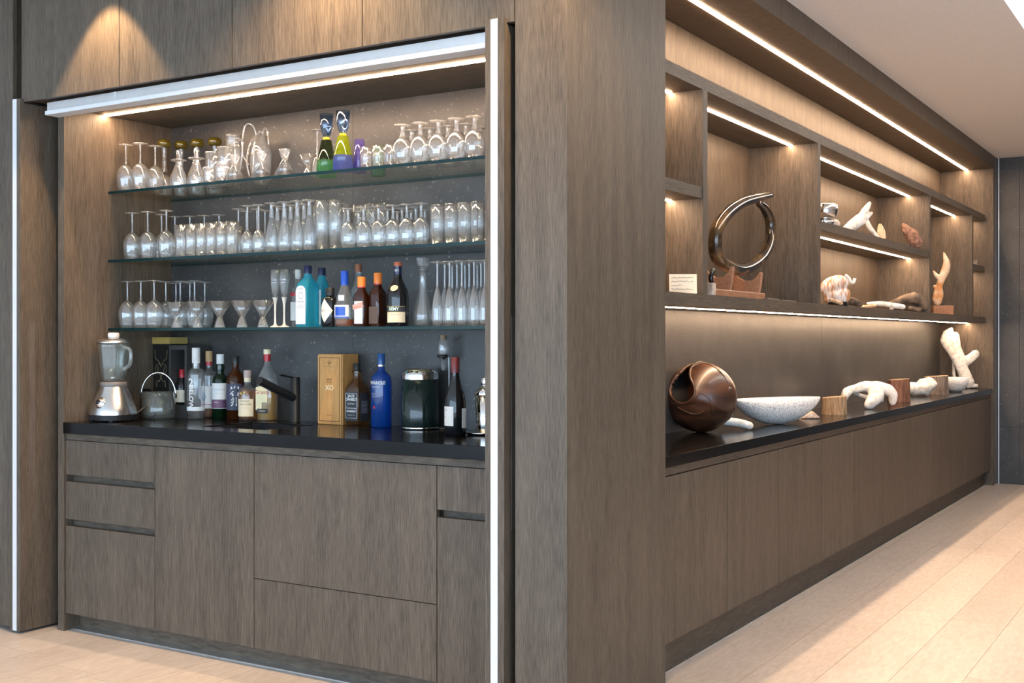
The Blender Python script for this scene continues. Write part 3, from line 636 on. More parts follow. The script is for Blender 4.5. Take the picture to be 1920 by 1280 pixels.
t = round_bottle('tequila_bottle', 'clear flask with royal blue cap and blue label', on_shelf(646, 3.715, Z3), [(0, 0), (.038, 0), (.041, .006), (.040, .07), (.034, .12), (.020, .155), (.014, .175), (.013, .20)], CLEAR, (capprof(.0155, .168, .226), ROYAL), [(0, .006), (.038, .006), (.041, .012), (.041, .03), (0, .03)], AMBER, rz=0.4)
wrap('label', .0415, -1.0, .7, .035, .088, WHITE, t); wrap('label_panel', .0424, -.75, .35, .045, .080, ROYAL, t); wrap('label_foot', .0424, -1.0, .7, .036, .041, ROYAL, t); wrap('neck_seal', .0335, -.55, .25, .105, .128, WHITE, t)
t = round_bottle('whisky_bottle', 'cork-topped clear bottle at the back between blue and orange caps', on_shelf(672, 3.93, Z3), [(0, 0), (.033, 0), (.035, .005), (.035, .15), (.028, .18), (.014, .205), (.013, .24)], CLEAR, (capprof(.0145, .235, .268), plain('brown_cork', (.25, .10, .05), .5)), [(0, .006), (.033, .006), (.035, .012), (.035, .12), (0, .12)], BROWN)
DARKAMB = glass('dark_amber_glass', (.30, .11, .03), .06, .5, 3, body=(.07, .018, .006), bodyfac=.75)
cq = [(0, .95, 6), (.004, 1, 6), (.118, 1, 6), (.130, .9, 5), (.145, -.018, 2), (.16, -.0145, 2), (.175, -.0145, 2)]
for cpx, lpx, rpx, yf, hs, lab in ((682, 661, 695, 3.695, 1.0, 'square orange liqueur bottle with white label and pink sash'), (710, 690, 727, 3.72, 1.08, 'taller square orange liqueur bottle without white label')):
    t, w, d = square_bottle('liqueur_bottle', lab, cpx, lpx, rpx, yf, Z3, [(z * hs, k, q) for z, k, q in cq], DARKAMB, (capprof(.0165, .16 * hs, .200 * hs), ORANGE))
    lt('neck_foil', [(.0152, .145 * hs), (.0158, .162 * hs)], RED, t, 20)
    if hs == 1.0:
        flat_label('label', t, -w * .34, w * .40, .012, .102, -d / 2 - .001, WHITE)
        s = flat_label('sash', t, -w * .46, w * .46, .074, .094, -d / 2 - .0016, plain('pink_sash', (.62, .30, .22), .6)); s.rotation_euler.y = -.22; s.location.z = .001; s.location.x = .018
        lettering('COINTREAU', .008, WHITE, t, .086, y=-d / 2 - .0024)
    else: flat_label('label', t, -w * .4, w * .42, .012, .08, -d / 2 - .001, plain('dark_label', (.10, .06, .04), .5))
t = round_bottle('cognac_bottle', 'black cognac bottle with cream label and gold medallion', on_shelf(746, 3.73, Z3), [(0, 0), (.040, 0), (.043, .005), (.043, .115), (.040, .14), (.028, .165), (.018, .185), (.0155, .20), (.0155, .24)], GLOSSBLACK, (capprof(.0165, .238, .254), plain('copper_cap', (.45, .12, .06), .35)), rz=0.5)
wrap('label', .0434, -1.05, .85, .016, .056, CREAM, t); wrap('label_band', .0434, -1.05, .85, .058, .078, INK, t)
for z in (.057, .079): wrap('gold_line', .0436, -1.05, .85, z - .001, z + .0006, GOLD, t)
lettering('RÉMY', .017, plain('pale_green', (.6, .75, .62), .5), t, .068, r=.0446, ang=-.25, bold=.0006); lettering('FINE CHAMPAGNE COGNAC', .0045, MUTE, t, .048, r=.0444, ang=-.2)
wrap('neck_label', .0158, -1.3, 1.3, .206, .234, DKBLUE, t); lettering('RM', .014, WHITE, t, .220, r=.0168, ang=-.2)
bm = bmesh.new(); lathe(bm, [(0, .003), (.014, .003), (.016, 0)], 22, cap1=False); o = obj('medallion', bm, plain('medallion_gold', (.78, .58, .32), .4), t); o.rotation_euler = (PI / 2 - .75, 0, -.25); o.location = (-.009, -.0365, .150)

# ---- on the worktop
ZW = .926
def at(px, py, dy=0.0): p = onz(px, py, ZW); return (p.x, p.y + dy, ZW)
# blender
p = ony(213, YH, 3.60); bl = thing('blender', 'steel kitchen blender with glass jug and handle by the side panel', 'blender', (p.x, 3.60, ZW))
bm = bmesh.new(); loft(bm, [(.012, .098, .098, 2.4), (.03, .100, .100, 2.4), (.06, .094, .094, 2.3), (.105, .078, .078, 2.1), (.140, .063, .063, 2), (.155, .058, .058, 2)], 40); autosmooth(obj('base', bm, STEEL, bl), 50)
bm = bmesh.new(); loft(bm, [(.006, .099, .099, 2.4), (.03, .102, .102, 2.4)], 40); obj('foot_band', bm, BLACK, bl)
for a in range(4): lt('rubber_foot', [(0, 0), (.013, 0), (.013, .007), (0, .007)], GLOSSBLACK, bl, 12, cx=.065 * (1 if a % 2 else -1), cy=.065 * (1 if a // 2 else -1))
lt('collar', [(.056, .155), (.058, .158), (.058, .172), (.054, .176), (0, .176)], plain('grey_plastic', (.16, .15, .14), .4), bl, 30)
JUG = glass('jug_glass', (.95, .98, .97), .08, .9, 2.0, .03, body=(.85, .92, .9), bodyfac=.08)  # pale scatter put in to brighten the jug, as in the clear glass
jug = lt('jug', [(0, .178), (.048, .178), (.052, .185), (.058, .25), (.068, .335), (.070, .352), (.066, .352), (.064, .335), (.054, .25), (.047, .19), (0, .188)], JUG, bl, 48, ribs=8, amp=.025)
bm = bmesh.new(); tube(bm, smooth_path([(.064, 0, .335), (.098, .0, .325), (.112, 0, .312), (.112, 0, .268), (.100, 0, .248), (.060, 0, .228)], 3), .0085, 10); obj('handle', bm, JUG, jug, True)
lt('lid', [(.073, .350), (.074, .354), (.066, .362), (.045, .370), (.024, .374), (0, .374)], STEEL, bl, 36)
lt('lid_cap', [(.022, .374), (.025, .378), (.025, .392), (.020, .397), (0, .397)], plain('cap_plastic', (.62, .62, .62), .3), bl, 24)
lt('blade', [(0, .188), (.022, .190), (.012, .202), (0, .206)], CHROME, bl, 5)
bm = bmesh.new(); lathe(bm, [(0, .012), (.017, .010), (.019, 0), (.026, 0), (.026, -.003)], 26); o = obj('dial', bm, CHROME, bl, True); o.location = (.012, -.0855, .085); o.rotation_euler = (PI / 2 - .38, 0, .14)
bm = bmesh.new(); lathe(bm, [(0, .016), (.010, .015), (.011, .008)], 18); o = obj('dial_centre', bm, GLOSSBLACK, bl, True); o.location = (.012, -.0855, .085); o.rotation_euler = (PI / 2 - .38, 0, .14)
bm = bmesh.new(); tube(bm, smooth_path([(.07, .07, .03), (.085, .12, .06), (.09, .16, .03), (.05, .18, .008), (-.02, .17, .006)], 6), .005, 8); obj('power_cord', bm, BLACK, bl, True)
p = ony(272, YH, 3.872); t = thing('small_appliance', 'small black appliance between the blender and the glass ice bucket', 'appliance', (p.x, 3.872, ZW))
bm = bmesh.new(); loft(bm, [(0, .030, .026, 4), (.004, .032, .028, 4), (.100, .030, .026, 4)], 28); autosmooth(obj('body', bm, BLACK, t), 50)
bm = bmesh.new(); loft(bm, [(.100, .031, .027, 4), (.120, .029, .025, 4), (.132, .020, .017, 3)], 28); autosmooth(obj('lid', bm, GLOSSBLACK, t), 50)
# glass ice bucket with arched handle
p = ony(297, YH, 3.79); t = thing('ice_bucket', 'clear glass ice bucket with arched chrome handle beside the blender', 'ice bucket', (p.x, 3.79, ZW))
lt('body', [(0, 0), (.072, 0), (.076, .006), (.076, .125), (.072, .125), (.071, .022), (0, .018)], JUG, t, 36)
bm = bmesh.new(); tube(bm, [Vector((.080 * math.cos(a * PI / 20) * math.cos(.55), .080 * math.cos(a * PI / 20) * math.sin(.55), .105 + .108 * math.sin(a * PI / 20))) for a in range(21)], .004, 8); obj('handle', bm, CHROME, t, True)
for s in (-1, 1): bx('hinge', (s * .078 * math.cos(.55) - .005, s * .078 * math.cos(.55) + .005, s * .078 * math.sin(.55) - .005, s * .078 * math.sin(.55) + .005, .095, .115), CHROME, t)
# tall black gift box with gold lid and a line-drawn emblem
p = ony(333, YH, 3.905); t = thing('gift_box', 'tall black gift box with gold lid behind the ice bucket', 'box', (-4.368, 3.92, ZW))
bx('body', (-.055, .055, 0, .11, 0, .345), plain('black_card', (.012, .011, .010), .4), t); bx('lid', (-.058, .058, -.003, .113, .345, .376), GOLD, t)
EMB = plain('dull_gold_print', (.20, .16, .09), .5)
for s in (-1, 1):
    for pts in ([(0, .235), (.016, .262), (.036, .275), (.043, .315)], [(.01, .25), (.03, .243), (.038, .22), (.025, .20)], [(0, .19), (.018, .21), (.022, .235)], [(0, .19), (.012, .165), (.026, .17), (.030, .14)]):
        bm = bmesh.new(); tube(bm, smooth_path([(s * x, -.0008, z) for x, z in pts], 4), .0012, 5); obj('emblem_line', bm, EMB, t)
# dark presentation box with a window and a bottle inside
c = ony(350, YH, 3.88); w = .118; t = thing('wine_box', 'dark upright wine case with open front behind the clear vodka', 'box', (c.x - w, 3.88, ZW))
GB = plain('charcoal_board', (.045, .042, .040), .5)
for d in ((0, .014, 0, .15, 0, .338), (w - .014, w, 0, .15, 0, .338), (.014, w - .014, 0, .15, .318, .338), (.014, w - .014, 0, .15, 0, .060), (.014, w - .014, .142, .15, .060, .318)): bx('panel', d, GB, t)
wx = c.x - w / 2
t = round_bottle('wine_bottle', 'dark wine bottle with red capsule standing inside the wine case', (wx - .014, 3.922, ZW + .0605), [(0, 0), (.034, 0), (.036, .004), (.036, .085), (.028, .108), (.0145, .128), (.0135, .14)], GLOSSBLACK, (capprof(.0155, .125, .165), RED))
wrap('label', .0364, -1.3, 1.2, .012, .068, plain('old_paper', (.72, .66, .54), .7), t)
def std_bottle(r, sh, nk, H): return [(0, 0), (r - .003, 0), (r, .004), (r, sh), (r * .92, sh + .018), (.016, nk - .008), (.0145, nk), (.0145, H)]
# clear vodka with sideways lettering
t = round_bottle('vodka_bottle', 'clear vodka bottle with tall white cap and sideways white lettering', on_shelf(367.5, 3.862, ZW), std_bottle(.040, .205, .245, .27), CLEAR, (capprof(.0185, .258, .328), WHITE), rz=0.1)
lt('neck_foil', [(.0155, .232), (.0165, .258)], SOLID, t, 20)  # clear glass sleeve, no foil; added where the neck reflects the sky
wrap('label_foot', .0405, -1.2, 2.0, .040, .058, plain('pale_grey', (.66, .68, .68), .5), t)
lettering('2', .052, WHITE, t, .168, r=.041, ang=.12, bold=.0015); lettering('BELOW', .030, WHITE, t, .103, r=.041, ang=.12, turn=-PI / 2, bold=.001); wrap('stripe', .0408, -.05, .30, .140, .144, WHITE, t)
# malt with bird label
t = round_bottle('whisky_bottle', 'clear whisky bottle with cork stopper and blue bird label', on_shelf(392, 3.965, ZW), std_bottle(.036, .195, .235, .262), CLEAR, (capprof(.0165, .262, .312), plain('cork', (.50, .32, .16), .6)), [(0, .006), (.034, .006), (.036, .01), (.036, .07), (0, .07)], AMBER, rz=0.3)
lt('neck_foil', [(.0152, .245), (.0155, .268)], RED, t, 20); wrap('label', .0364, -1.2, 1.0, .045, .150, WHITE, t); wrap('red_line', .0372, -1.2, 1.0, .062, .065, RED, t); wrap('bird', .0372, -.55, .15, .082, .125, plain('bird_blue', (.18, .28, .42), .6), t, 12, lambda f: (.10 - .02 * math.sin(f * 3.1), .10 + .026 * math.sin(f * 3.1) ** 2))
# green malt bottle
DKGREEN = glass('bottle_green', (.05, .30, .10), .06, .5, 3, body=(.005, .03, .012), bodyfac=.8)
t = round_bottle('whisky_bottle', 'dark green whisky bottle with white cap, white label and plum band', on_shelf(413, 3.945, ZW), [(0, 0), (.034, 0), (.037, .004), (.037, .175), (.030, .195), (.017, .205), (.0165, .215), (.021, .235), (.0165, .258)], DKGREEN, (capprof(.0175, .252, .298), WHITE), rz=0.5)
wrap('label', .0374, -1.25, 1.1, .090, .165, WHITE, t); wrap('plum_band', .0374, -1.25, 1.1, .052, .089, plain('plum', (.14, .06, .11), .5), t); wrap('white_line', .0376, -1.25, 1.1, .048, .051, WHITE, t)
lettering('LAPHROAIG', .0125, MUTE, t, .135, r=.0384, ang=0.0); lettering('ISLAY SINGLE MALT', .0055, MUTE, t, .118, r=.0384); lettering('Select', .009, WHITE, t, .078, r=.0384, ang=-.25, shear=.3)
# navy label with brush writing
t = round_bottle('whisky_bottle', 'dark whisky bottle with navy label and white brush writing', on_shelf(442, 3.94, ZW), [(0, 0), (.038, 0), (.041, .004), (.041, .19), (.036, .205), (.018, .225), (.015, .24), (.014, .268)], BROWN, (capprof(.016, .258, .288), BLACK), rz=0.62)
wrap('label', .0414, -1.3, .9, .045, .165, plain('navy_paper', (.045, .05, .085), .6), t); lettering('岩', .047, WHITE, t, .128, r=.0425, ang=.05, bold=.001); lettering('井', .040, WHITE, t, .080, r=.0425, ang=.05, bold=.001)
# short amber bottle, cream label
t = round_bottle('whisky_bottle', 'short amber whisky bottle with cream label and wooden stopper', on_shelf(464, 3.905, ZW), [(0, 0), (.037, 0), (.040, .005), (.040, .125), (.034, .145), (.018, .158), (.0145, .165), (.0145, .185)], CLEAR, (capprof(.017, .195, .228), plain('stopper', (.45, .34, .30), .5)), [(0, .010), (.038, .010), (.040, .014), (.040, .128), (.034, .14), (0, .14)], AMBER, rz=0.6)
lt('neck_band', [(.0152, .176), (.0158, .197)], CREAM, t, 20); wrap('label', .0404, -1.2, .85, .022, .100, CREAM, t)
lettering('MONKEY', .011, INK, t, .090, r=.0414, ang=-.1); lettering('SHOULDER', .011, INK, t, .076, r=.0414, ang=-.1); lettering('BLENDED MALT', .005, MUTE, t, .060, r=.0414, ang=-.1)
for k in range(3): lt('medal', [(0, .0), (.006, .0), (.006, .002), (0, .002)], GOLD, t, 12, cx=(-.012 + .010 * k), cy=0).matrix_local = Matrix.Translation((-.01 + .004 * k, -.0375 + .002 * k, .125 + .004 * (k % 2))) @ Matrix.Rotation(PI / 2 - .5, 4, 'X')
# triangular bottle
p = ony(501, YH, 3.955); t = thing('whisky_bottle', 'broad-shouldered clear whisky bottle with red neck and gold liquid', 'bottle', (p.x, 3.955, ZW), .25)
bm = bmesh.new(); loft(bm, [(0, .044, .036, 3), (.005, .046, .038, 3), (.17, .046, .038, 3), (.21, .040, .033, 2.5), (.25, .018, .018, 2), (.262, .0145, .0145, 2), (.285, .0145, .0145, 2)], 32); autosmooth(obj('body', bm, CLEAR, t), 60)
bm = bmesh.new(); loft(bm, [(.006, .042, .034, 3), (.135, .0435, .0355, 3)], 32); autosmooth(obj('liquid', bm, GOLD_L, t), 60)
lt('cap', capprof(.0165, .300, .322), CREAM, t, 20); lt('neck_foil', [(.0155, .268), (.0165, .300)], RED, t, 20)
LAB = plain('straw_paper', (.80, .68, .40), .6)
flat_label('label', t, -.036, .022, .085, .150, -.0395, LAB, .006); flat_label('label_tail', t, -.036, -.006, .050, .085, -.0395, LAB); flat_label('label_plate', t, -.030, .024, .036, .056, -.0402, INK)
lettering('Grants', .026, RED, t, .130, y=-.0405, x=-.006, shear=.1); lettering('WHISKY', .009, LAB, t, .046, y=-.041, x=-.003)
# wooden cognac box
c = onz(641, 797, ZW); w = c.x - ony(595, YH, c.y).x; d = min(onx(672, YH, c.x).y - c.y, BACK - .004 - c.y)
t = thing('cognac_box', 'honey-coloured wooden cognac box with burnt lettering', 'box', (c.x - w / 2, c.y, ZW)); HON = wood('honey_wood', (.50, .23, .065), (.66, .34, .11), 'z', .45, 120, .05)
bx('case', (-w / 2, w / 2, .006, d, 0, .303), HON, t, .002); lid = bx('front_lid', (-w / 2 + .003, w / 2 - .003, 0, .006, .004, .299), HON, t)
BURN = plain('burnt_mark', (.10, .04, .015), .6); hw = w / 2 - .012
for nm, dd in (('border', (-hw, hw, -.0006, 0, .014, .0165)), ('border', (-hw, hw, -.0006, 0, .2865, .289)), ('border', (-hw, -hw + .0025, -.0006, 0, .014, .289)), ('border', (hw - .0025, hw, -.0006, 0, .014, .289))): bx(nm, dd, BURN, lid)
bx('emblem_line', (-.03, .03, -.0006, 0, .250, .2508), BURN, lid)
lettering('RÉMY', .011, BURN, t, .194, y=-.0008); lettering('MARTIN', .008, BURN, t, .183, y=-.0008); lettering('XO', .030, plain('pale_print', (.82, .62, .36), .5), t, .158, y=-.0008, bold=.0008); lettering('COGNAC', .007, BURN, t, .04, y=-.0008); lettering('⚜', .024, BURN, t, .268, y=-.0008)
# square whiskey with black label
c = onz(672, 799, ZW)
jq = [(0, .95, 9), (.005, 1, 9), (.155, 1, 9), (.168, .9, 6), (.195, -.022, 2), (.205, -.0175, 2), (.222, -.0175, 2), (.224, -.021, 2), (.232, -.021, 2), (.24, -.015, 2)]
t, w, d = square_bottle('whiskey_bottle', 'square whiskey bottle with black label and white lettering beside the wooden box', 672, 646, 693, c.y, ZW, jq, glass('bourbon_glass', (.80, .62, .36), .06, .5, 3, body=(.16, .07, .02), bodyfac=.3), (capprof(.0165, .228, .264), BLACK))
fy = -d / 2 - .001; flat_label('label', t, -w * .44, w * .44, .022, .145, fy, INK)
s = bx('side_label', (w / 2 + .0006, w / 2 + .0014, -d * .36, d * .36, .02, .14), INK, t)
for k in range(9): bx('print_line', (w / 2 + .0014, w / 2 + .0018, -d * .26, d * .26, .055 + k * .006, .0568 + k * .006), MUTE, t)
lettering('JACK', .0165, WHITE, t, .127, y=fy - .0006, bold=.0006); lettering("DANIEL'S", .0155, WHITE, t, .112, y=fy - .0006, bold=.0006); lettering('Old No.7', .011, WHITE, t, .094, y=fy - .0006, shear=.2); lettering('Tennessee', .013, WHITE, t, .076, y=fy - .0006); lettering('WHISKEY', .012, WHITE, t, .062, y=fy - .0006, bold=.0005); lettering('40% VOL. 70 cl', .0058, WHITE, t, .046, y=fy - .0006)
for dd in ((-w * .40, w * .40, fy - .0008, fy - .0002, .0325, .034), (-w * .40, w * .40, fy - .0008, fy - .0002, .138, .1395), (-w * .40, -w * .38, fy - .0008, fy - .0002, .0325, .1395), (w * .38, w * .40, fy - .0008, fy - .0002, .0325, .1395)): bx('label_border', dd, WHITE, t)
# blue vodka
COB = glass('cobalt_glass', (.10, .36, .85), .07, .5, 3, body=(.01, .12, .55), bodyfac=.55)
t = round_bottle('vodka_bottle', 'cobalt blue vodka bottle with white lettering', on_shelf(715, 3.935, ZW), [(0, 0), (.041, 0), (.044, .005), (.044, .19), (.040, .212), (.025, .228), (.0155, .236), (.015, .262)], COB, (capprof(.0165, .262, .308), plain('cobalt_cap', (.02, .08, .25), .25)), rz=0.25)
lt('neck_ring', [(.0165, .252), (.018, .256), (.0165, .262)], CHROME, t, 20)
lettering('PINNACLE', .019, WHITE, t, .186, r=.0448, ang=-.2, bold=.0006); lettering('VODKA', .0115, WHITE, t, .168, r=.0448, ang=-.2); lettering('IMPORTED', .010, MUTE, t, .140, r=.0448, ang=-.2); lettering('FRANCE', .010, MUTE, t, .128, r=.0448, ang=-.2); wrap('maker_mark', .0446, -.45, -.22, .078, .090, RED, t)
# insulated ice bucket
p = ony(788, YH, 3.935); t = thing('insulated_bucket', 'dark green insulated ice bucket with chrome dome lid', 'ice bucket', (p.x, 3.935, ZW))
lt('body', [(0, 0), (.076, 0), (.0775, .003), (.0775, .205), (0, .205)], plain('bottle_green_lacquer', (.010, .020, .018), .1, 0, .6), t, 44)
lt('lid', [(.0775, .205), (.077, .220), (.072, .238), (.060, .248), (.03, .250), (0, .250)], CHROME, t, 44); lt('foot_ring', [(.0775, .003), (.0785, .004), (.0785, .009), (.0775, .010)], CHROME, t, 44)
# wine aerator on a stand, behind the wine bottle
p = ony(831, YH, 3.975); t = thing('wine_aerator', 'clear glass wine aerator on a slim stand behind the wine bottle', 'aerator', (p.x, 3.975, ZW))
lt('base', [(0, 0), (.024, 0), (.024, .006), (0, .008)], BLACK, t, 24)
bm = bmesh.new(); tube(bm, smooth_path([(.018, 0, .006), (.028, 0, .15), (.028, 0, .27), (.024, 0, .305)], 4), .003, 8); obj('stand_arm', bm, CLEAR, t, True)
lt('collar', [(.022, .292), (.026, .296), (.024, .305), (.014, .30), (.012, .285)], BLACK, t, 24); lt('funnel', [(.008, .24), (.014, .285), (.022, .30), (.024, .33), (.021, .36), (.016, .378), (.014, .378), (.02, .33), (.01, .285)], CLEAR, t, 24); lt('cork', [(0, .366), (.012, .366), (.013, .384), (0, .384)], plain('cork', (.5, .32, .16), .6), t, 16)
# wine bottle
t = round_bottle('wine_bottle', 'red wine bottle with maroon screw cap and white label', (onz(844, 817, ZW).x, onz(844, 817, ZW).y + .035, ZW), [(0, 0), (.038, 0), (.041, .005), (.041, .120), (.036, .155), (.020, .205), (.0155, .228), (.015, .24)], GLOSSBLACK, (capprof(.0162, .240, .300), plain('maroon_cap', (.16, .03, .03), .35)))
wrap('label', .0414, -1.15, .42, .038, .112, WHITE, t); wrap('back_label', .0414, 1.25, 2.4, .03, .105, WHITE, t); lettering('PINOT', .008, MUTE, t, .098, r=.0424, ang=-.5); lettering('NOIR', .008, plain('wine_print', (.35, .05, .1), .6), t, .072, r=.0424, ang=-.75)
# shaker on a tray
p = onz(893, 816, ZW); ty = p.y + .05
t = thing('serving_tray', 'small round silver tray under the cocktail shaker', 'tray', (p.x, ty, ZW)); lt('dish', [(0, 0), (.058, 0), (.068, .006), (.070, .010), (.068, .010), (.057, .004), (0, .004)], STEEL, t, 40); bx('handle', (-.076, -.066, -.012, .012, .006, .009), STEEL, t)
t = thing('cocktail_shaker', 'polished steel cocktail shaker on the round tray', 'shaker', (p.x + .010, ty, ZW + .0042))
lt('cup', [(0, 0), (.031, 0), (.033, .004), (.042, .150), (0, .150)], CHROME, t, 36); lt('strainer', [(.0425, .150), (.0425, .156), (.036, .170), (.022, .182), (.019, .186), (0, .186)], CHROME, t, 36); lt('cap', [(.019, .186), (.0205, .188), (.0195, .214), (.015, .219), (0, .219)], STEEL, t, 28)

name_rows()

# ================================================================== CURIOS IN THE DISPLAY RUN
BONE = speckle('bone', (.58, .52, .44), (.84, .81, .76), 34, .6, .33, .55, .5)
def to_local(me, base):
    for v in me.vertices: v.co -= base
def organic(name, label, cat, p0, strokes, mat, basez, voxel=.005, depth=1.0, group=None, part=None, parent=None, seat=True, lumpy=.0):
    """rounded solid grown round strokes: (points in photo px, radii in px, depth offsets in m) on the upright plane through p0"""
    k = mpp(p0); bm = bmesh.new()
    for st in strokes:
        pts, rr = st[0], st[1]; dz = st[2] if len(st) > 2 else [0] * len(pts)
        q = [facing(px, py, p0) + FV * o for (px, py), o in zip(pts, dz)]
        sp = smooth_path(q, 5); rl = lerp_list(list(rr), len(sp))
        sp = [sp[0] - (sp[1] - sp[0]).normalized() * rl[0] * k * .7] + sp + [sp[-1] + (sp[-1] - sp[-2]).normalized() * rl[-1] * k * .7]
        rl = [rl[0] * .45] + rl + [rl[-1] * .45]
        tube(bm, sp, [r * k for r in rl], 14, (FV, depth))
    if lumpy:
        for v in bm.verts: v.co += noise.noise_vector(v.co * 28) * lumpy
    zmin = min(v.co.z for v in bm.verts)
    base = Vector((p0.x, p0.y, basez)); dzz = basez - zmin if seat else 0
    for v in bm.verts: v.co += Vector((0, 0, dzz)) - base
    me = mesh_of(name, bm, mat, True)
    o = bpy.data.objects.new(part or name, me); COL.objects.link(o)
    r = o.modifiers.new('fuse', 'REMESH'); r.mode = 'VOXEL'; r.voxel_size = voxel; r.use_smooth_shade = True
    sm = o.modifiers.new('soften', 'SMOOTH'); sm.factor = .6; sm.iterations = 4
    if parent: o.parent = parent; o.location = base - parent.location
    else: o.location = base; tag(o, label, cat, group)
    return o
ZC = .852
# ---- carved round bowl
c = onz(1312, 812, ZC); R0 = .166; cen = Vector((c.x - .02, c.y + .06, ZC + R0))
cv = thing('carved_bowl', 'large round carved dark wood bowl with teardrop opening', 'bowl', (cen.x, cen.y, ZC))
vd = Vector((-cen.x, -cen.y, 0)).normalized(); vr = Vector((-vd.y, vd.x, 0)); vu = Vector((0, 0, 1))
def uv(x, y): return ((x - 545) / 520, (665 - y) / 520)
hole = [uv(*q) for q in ((100, 560), (130, 650), (200, 712), (290, 735), (380, 700), (440, 632), (462, 560), (448, 470), (408, 390), (390, 310), (412, 225), (480, 165), (560, 130), (430, 150), (320, 215), (200, 340), (125, 460))]
def inpoly(u, v, P):
    ins = False
    for i in range(len(P)):
        (a, b), (c2, d) = P[i - 1], P[i]
        if (b > v) != (d > v) and u < (c2 - a) * (v - b) / (d - b) + a: ins = not ins
    return ins
def sph(u, v):
    q = max(0.0, 1 - u * u - v * v); n = vr * u + vu * v + vd * math.sqrt(q); n.normalize(); return n
bm = bmesh.new(); NU, NV = 150, 90; grid = []
for j in range(NV + 1):
    th = PI * j / NV; row = []
    for i in range(NU):
        ph = 2 * PI * i / NU; n = Vector((math.sin(th) * math.cos(ph), math.sin(th) * math.sin(ph), math.cos(th)))
        u, v, wv = n.dot(vr), n.dot(vu), n.dot(vd)
        rr = R0 * (1 - .03 * max(0, v))
        f = (v + .15 + .55 * u * u) ; rr += .005 / (1 + math.exp(-30 * (f - .05 + .25 * u))) if wv > -.2 else 0
        row.append(bm.verts.new(n * rr + Vector((0, 0, R0))))
    grid.append(row)
for j in range(NV):
    for i in range(NU):
        q = (grid[j][i], grid[j][(i + 1) % NU], grid[j + 1][(i + 1) % NU], grid[j + 1][i])
        n = sum((x.co for x in q), Vector()) / 4 - Vector((0, 0, R0)); n.normalize()
        if n.dot(vd) > -.05 and inpoly(n.dot(vr), n.dot(vu), hole): continue
        if j in (0, NV - 1): 
            if i == 0: pass
        bm.faces.new(q)
bmesh.ops.remove_doubles(bm, verts=bm.verts, dist=1e-5)
BOWLW = speckle('carved_wood', (.018, .008, .005), (.085, .034, .016), 9, .36, .3, .7, .1, (1, 1, 3), .12)
o = obj('vessel', bm, BOWLW, cv, True); so = o.modifiers.new('wall', 'SOLIDIFY'); so.thickness = .012; so.offset = -1
def on_bowl(pts, lift=1.0): return [sph(*uv(*q)) * (R0 * .995 * lift + .003) + Vector((0, 0, R0)) for q in pts]
rimp = [(560, 130), (480, 165), (412, 225), (390, 310), (408, 390), (448, 470), (462, 560), (440, 632), (380, 700), (290, 735), (200, 712), (130, 650), (100, 560), (125, 460), (200, 340)]
bm = bmesh.new(); tube(bm, smooth_path(on_bowl(rimp), 4), .0055, 8); obj('rim', bm, BOWLW, cv, True)
for q in (((70, 690), (170, 740), (290, 752), (400, 715), (480, 640), (545, 575)), ((215, 790), (320, 850), (440, 885), (540, 870), (580, 840)), ((545, 575), (640, 640), (690, 740), (712, 880))):
    bm = bmesh.new(); tube(bm, smooth_path(on_bowl(q), 5), .004, 6); obj('carved_groove', bm, BOWLW, cv, True)
bm = bmesh.new(); tube(bm, smooth_path(on_bowl(((420, 225), (500, 180), (600, 160), (720, 200), (840, 300), (930, 440)), 1.0), 5), .004, 6); obj('carved_edge', bm, BOWLW, cv, True)
lt('knob', [(0, .010), (.010, .008), (.014, 0), (.014, -.006)], BOWLW, cv, 18).matrix_local = Matrix.Translation(sph(*uv(960, 540)) * R0 + Vector((0, 0, R0))) @ sph(*uv(960, 540)).to_track_quat('Z', 'Y').to_matrix().to_4x4()
# ---- bones, bowls and logs along the worktop
p0 = onz(1392, 806, ZC); organic('bone_stick', 'smooth white bone stub leaning out from behind the carved bowl', 'bone', p0, [([(1352, 789), (1385, 793), (1407, 799)], [8, 8, 8])], BONE, ZC)
def boat(name, label, cx, cy, L, Wd, H, d, mat, inner):
    t = thing(name, label, 'bowl', (cx, cy, ZC), math.atan2(d[1], d[0])); n, m = 40, 14
    def skin(sc, up, lift):
        g = []
        for i in range(n + 1):
            u = -1 + 2 * i / n; w = (1 - abs(u) ** 2.4) ** .6; b = (1 - abs(u) ** 2.2)
            g.append([(u * L / 2 * sc, math.cos(PI * k / m) * Wd / 2 * w * sc, H - (H - lift) * b * math.sin(PI * k / m) ** .8 + up) for k in range(m + 1)])
        return g
    bm = bmesh.new(); a = [[bm.verts.new(q) for q in r] for r in skin(1, 0, 0)]; b = [[bm.verts.new(q) for q in r] for r in skin(.93, 0, .022)]
    for g in (a, b):
        for r, s2 in zip(g, g[1:]):
            for k in range(m): bm.faces.new((r[k], r[k + 1], s2[k + 1], s2[k]))
    for r, s2, e, f in zip(a, a[1:], b, b[1:]): bm.faces.new((r[0], s2[0], f[0], e[0])); bm.faces.new((r[m], e[m], f[m], s2[m]))
    bmesh.ops.remove_doubles(bm, verts=bm.verts, dist=1e-5)
    o = obj('shell', bm, mat, t, True); return t
PUMICE = speckle('pumice', (.42, .42, .42), (.80, .79, .77), 130, .85, .36, .52, .5)
boat('boat_bowl', 'long white pitted stone boat-shaped bowl on the display worktop', -2.025, 5.93, .62, .20, .135, (.42, .907), PUMICE, None)
p0 = onz(1518, 785, ZC); k = mpp(p0); bm = bmesh.new()
v0 = [facing(px, py, p0) - Vector((p0.x, p0.y, ZC)) for px, py in ((1499, 785), (1525, 771), (1538, 783))]; z0 = min(v.z for v in v0)
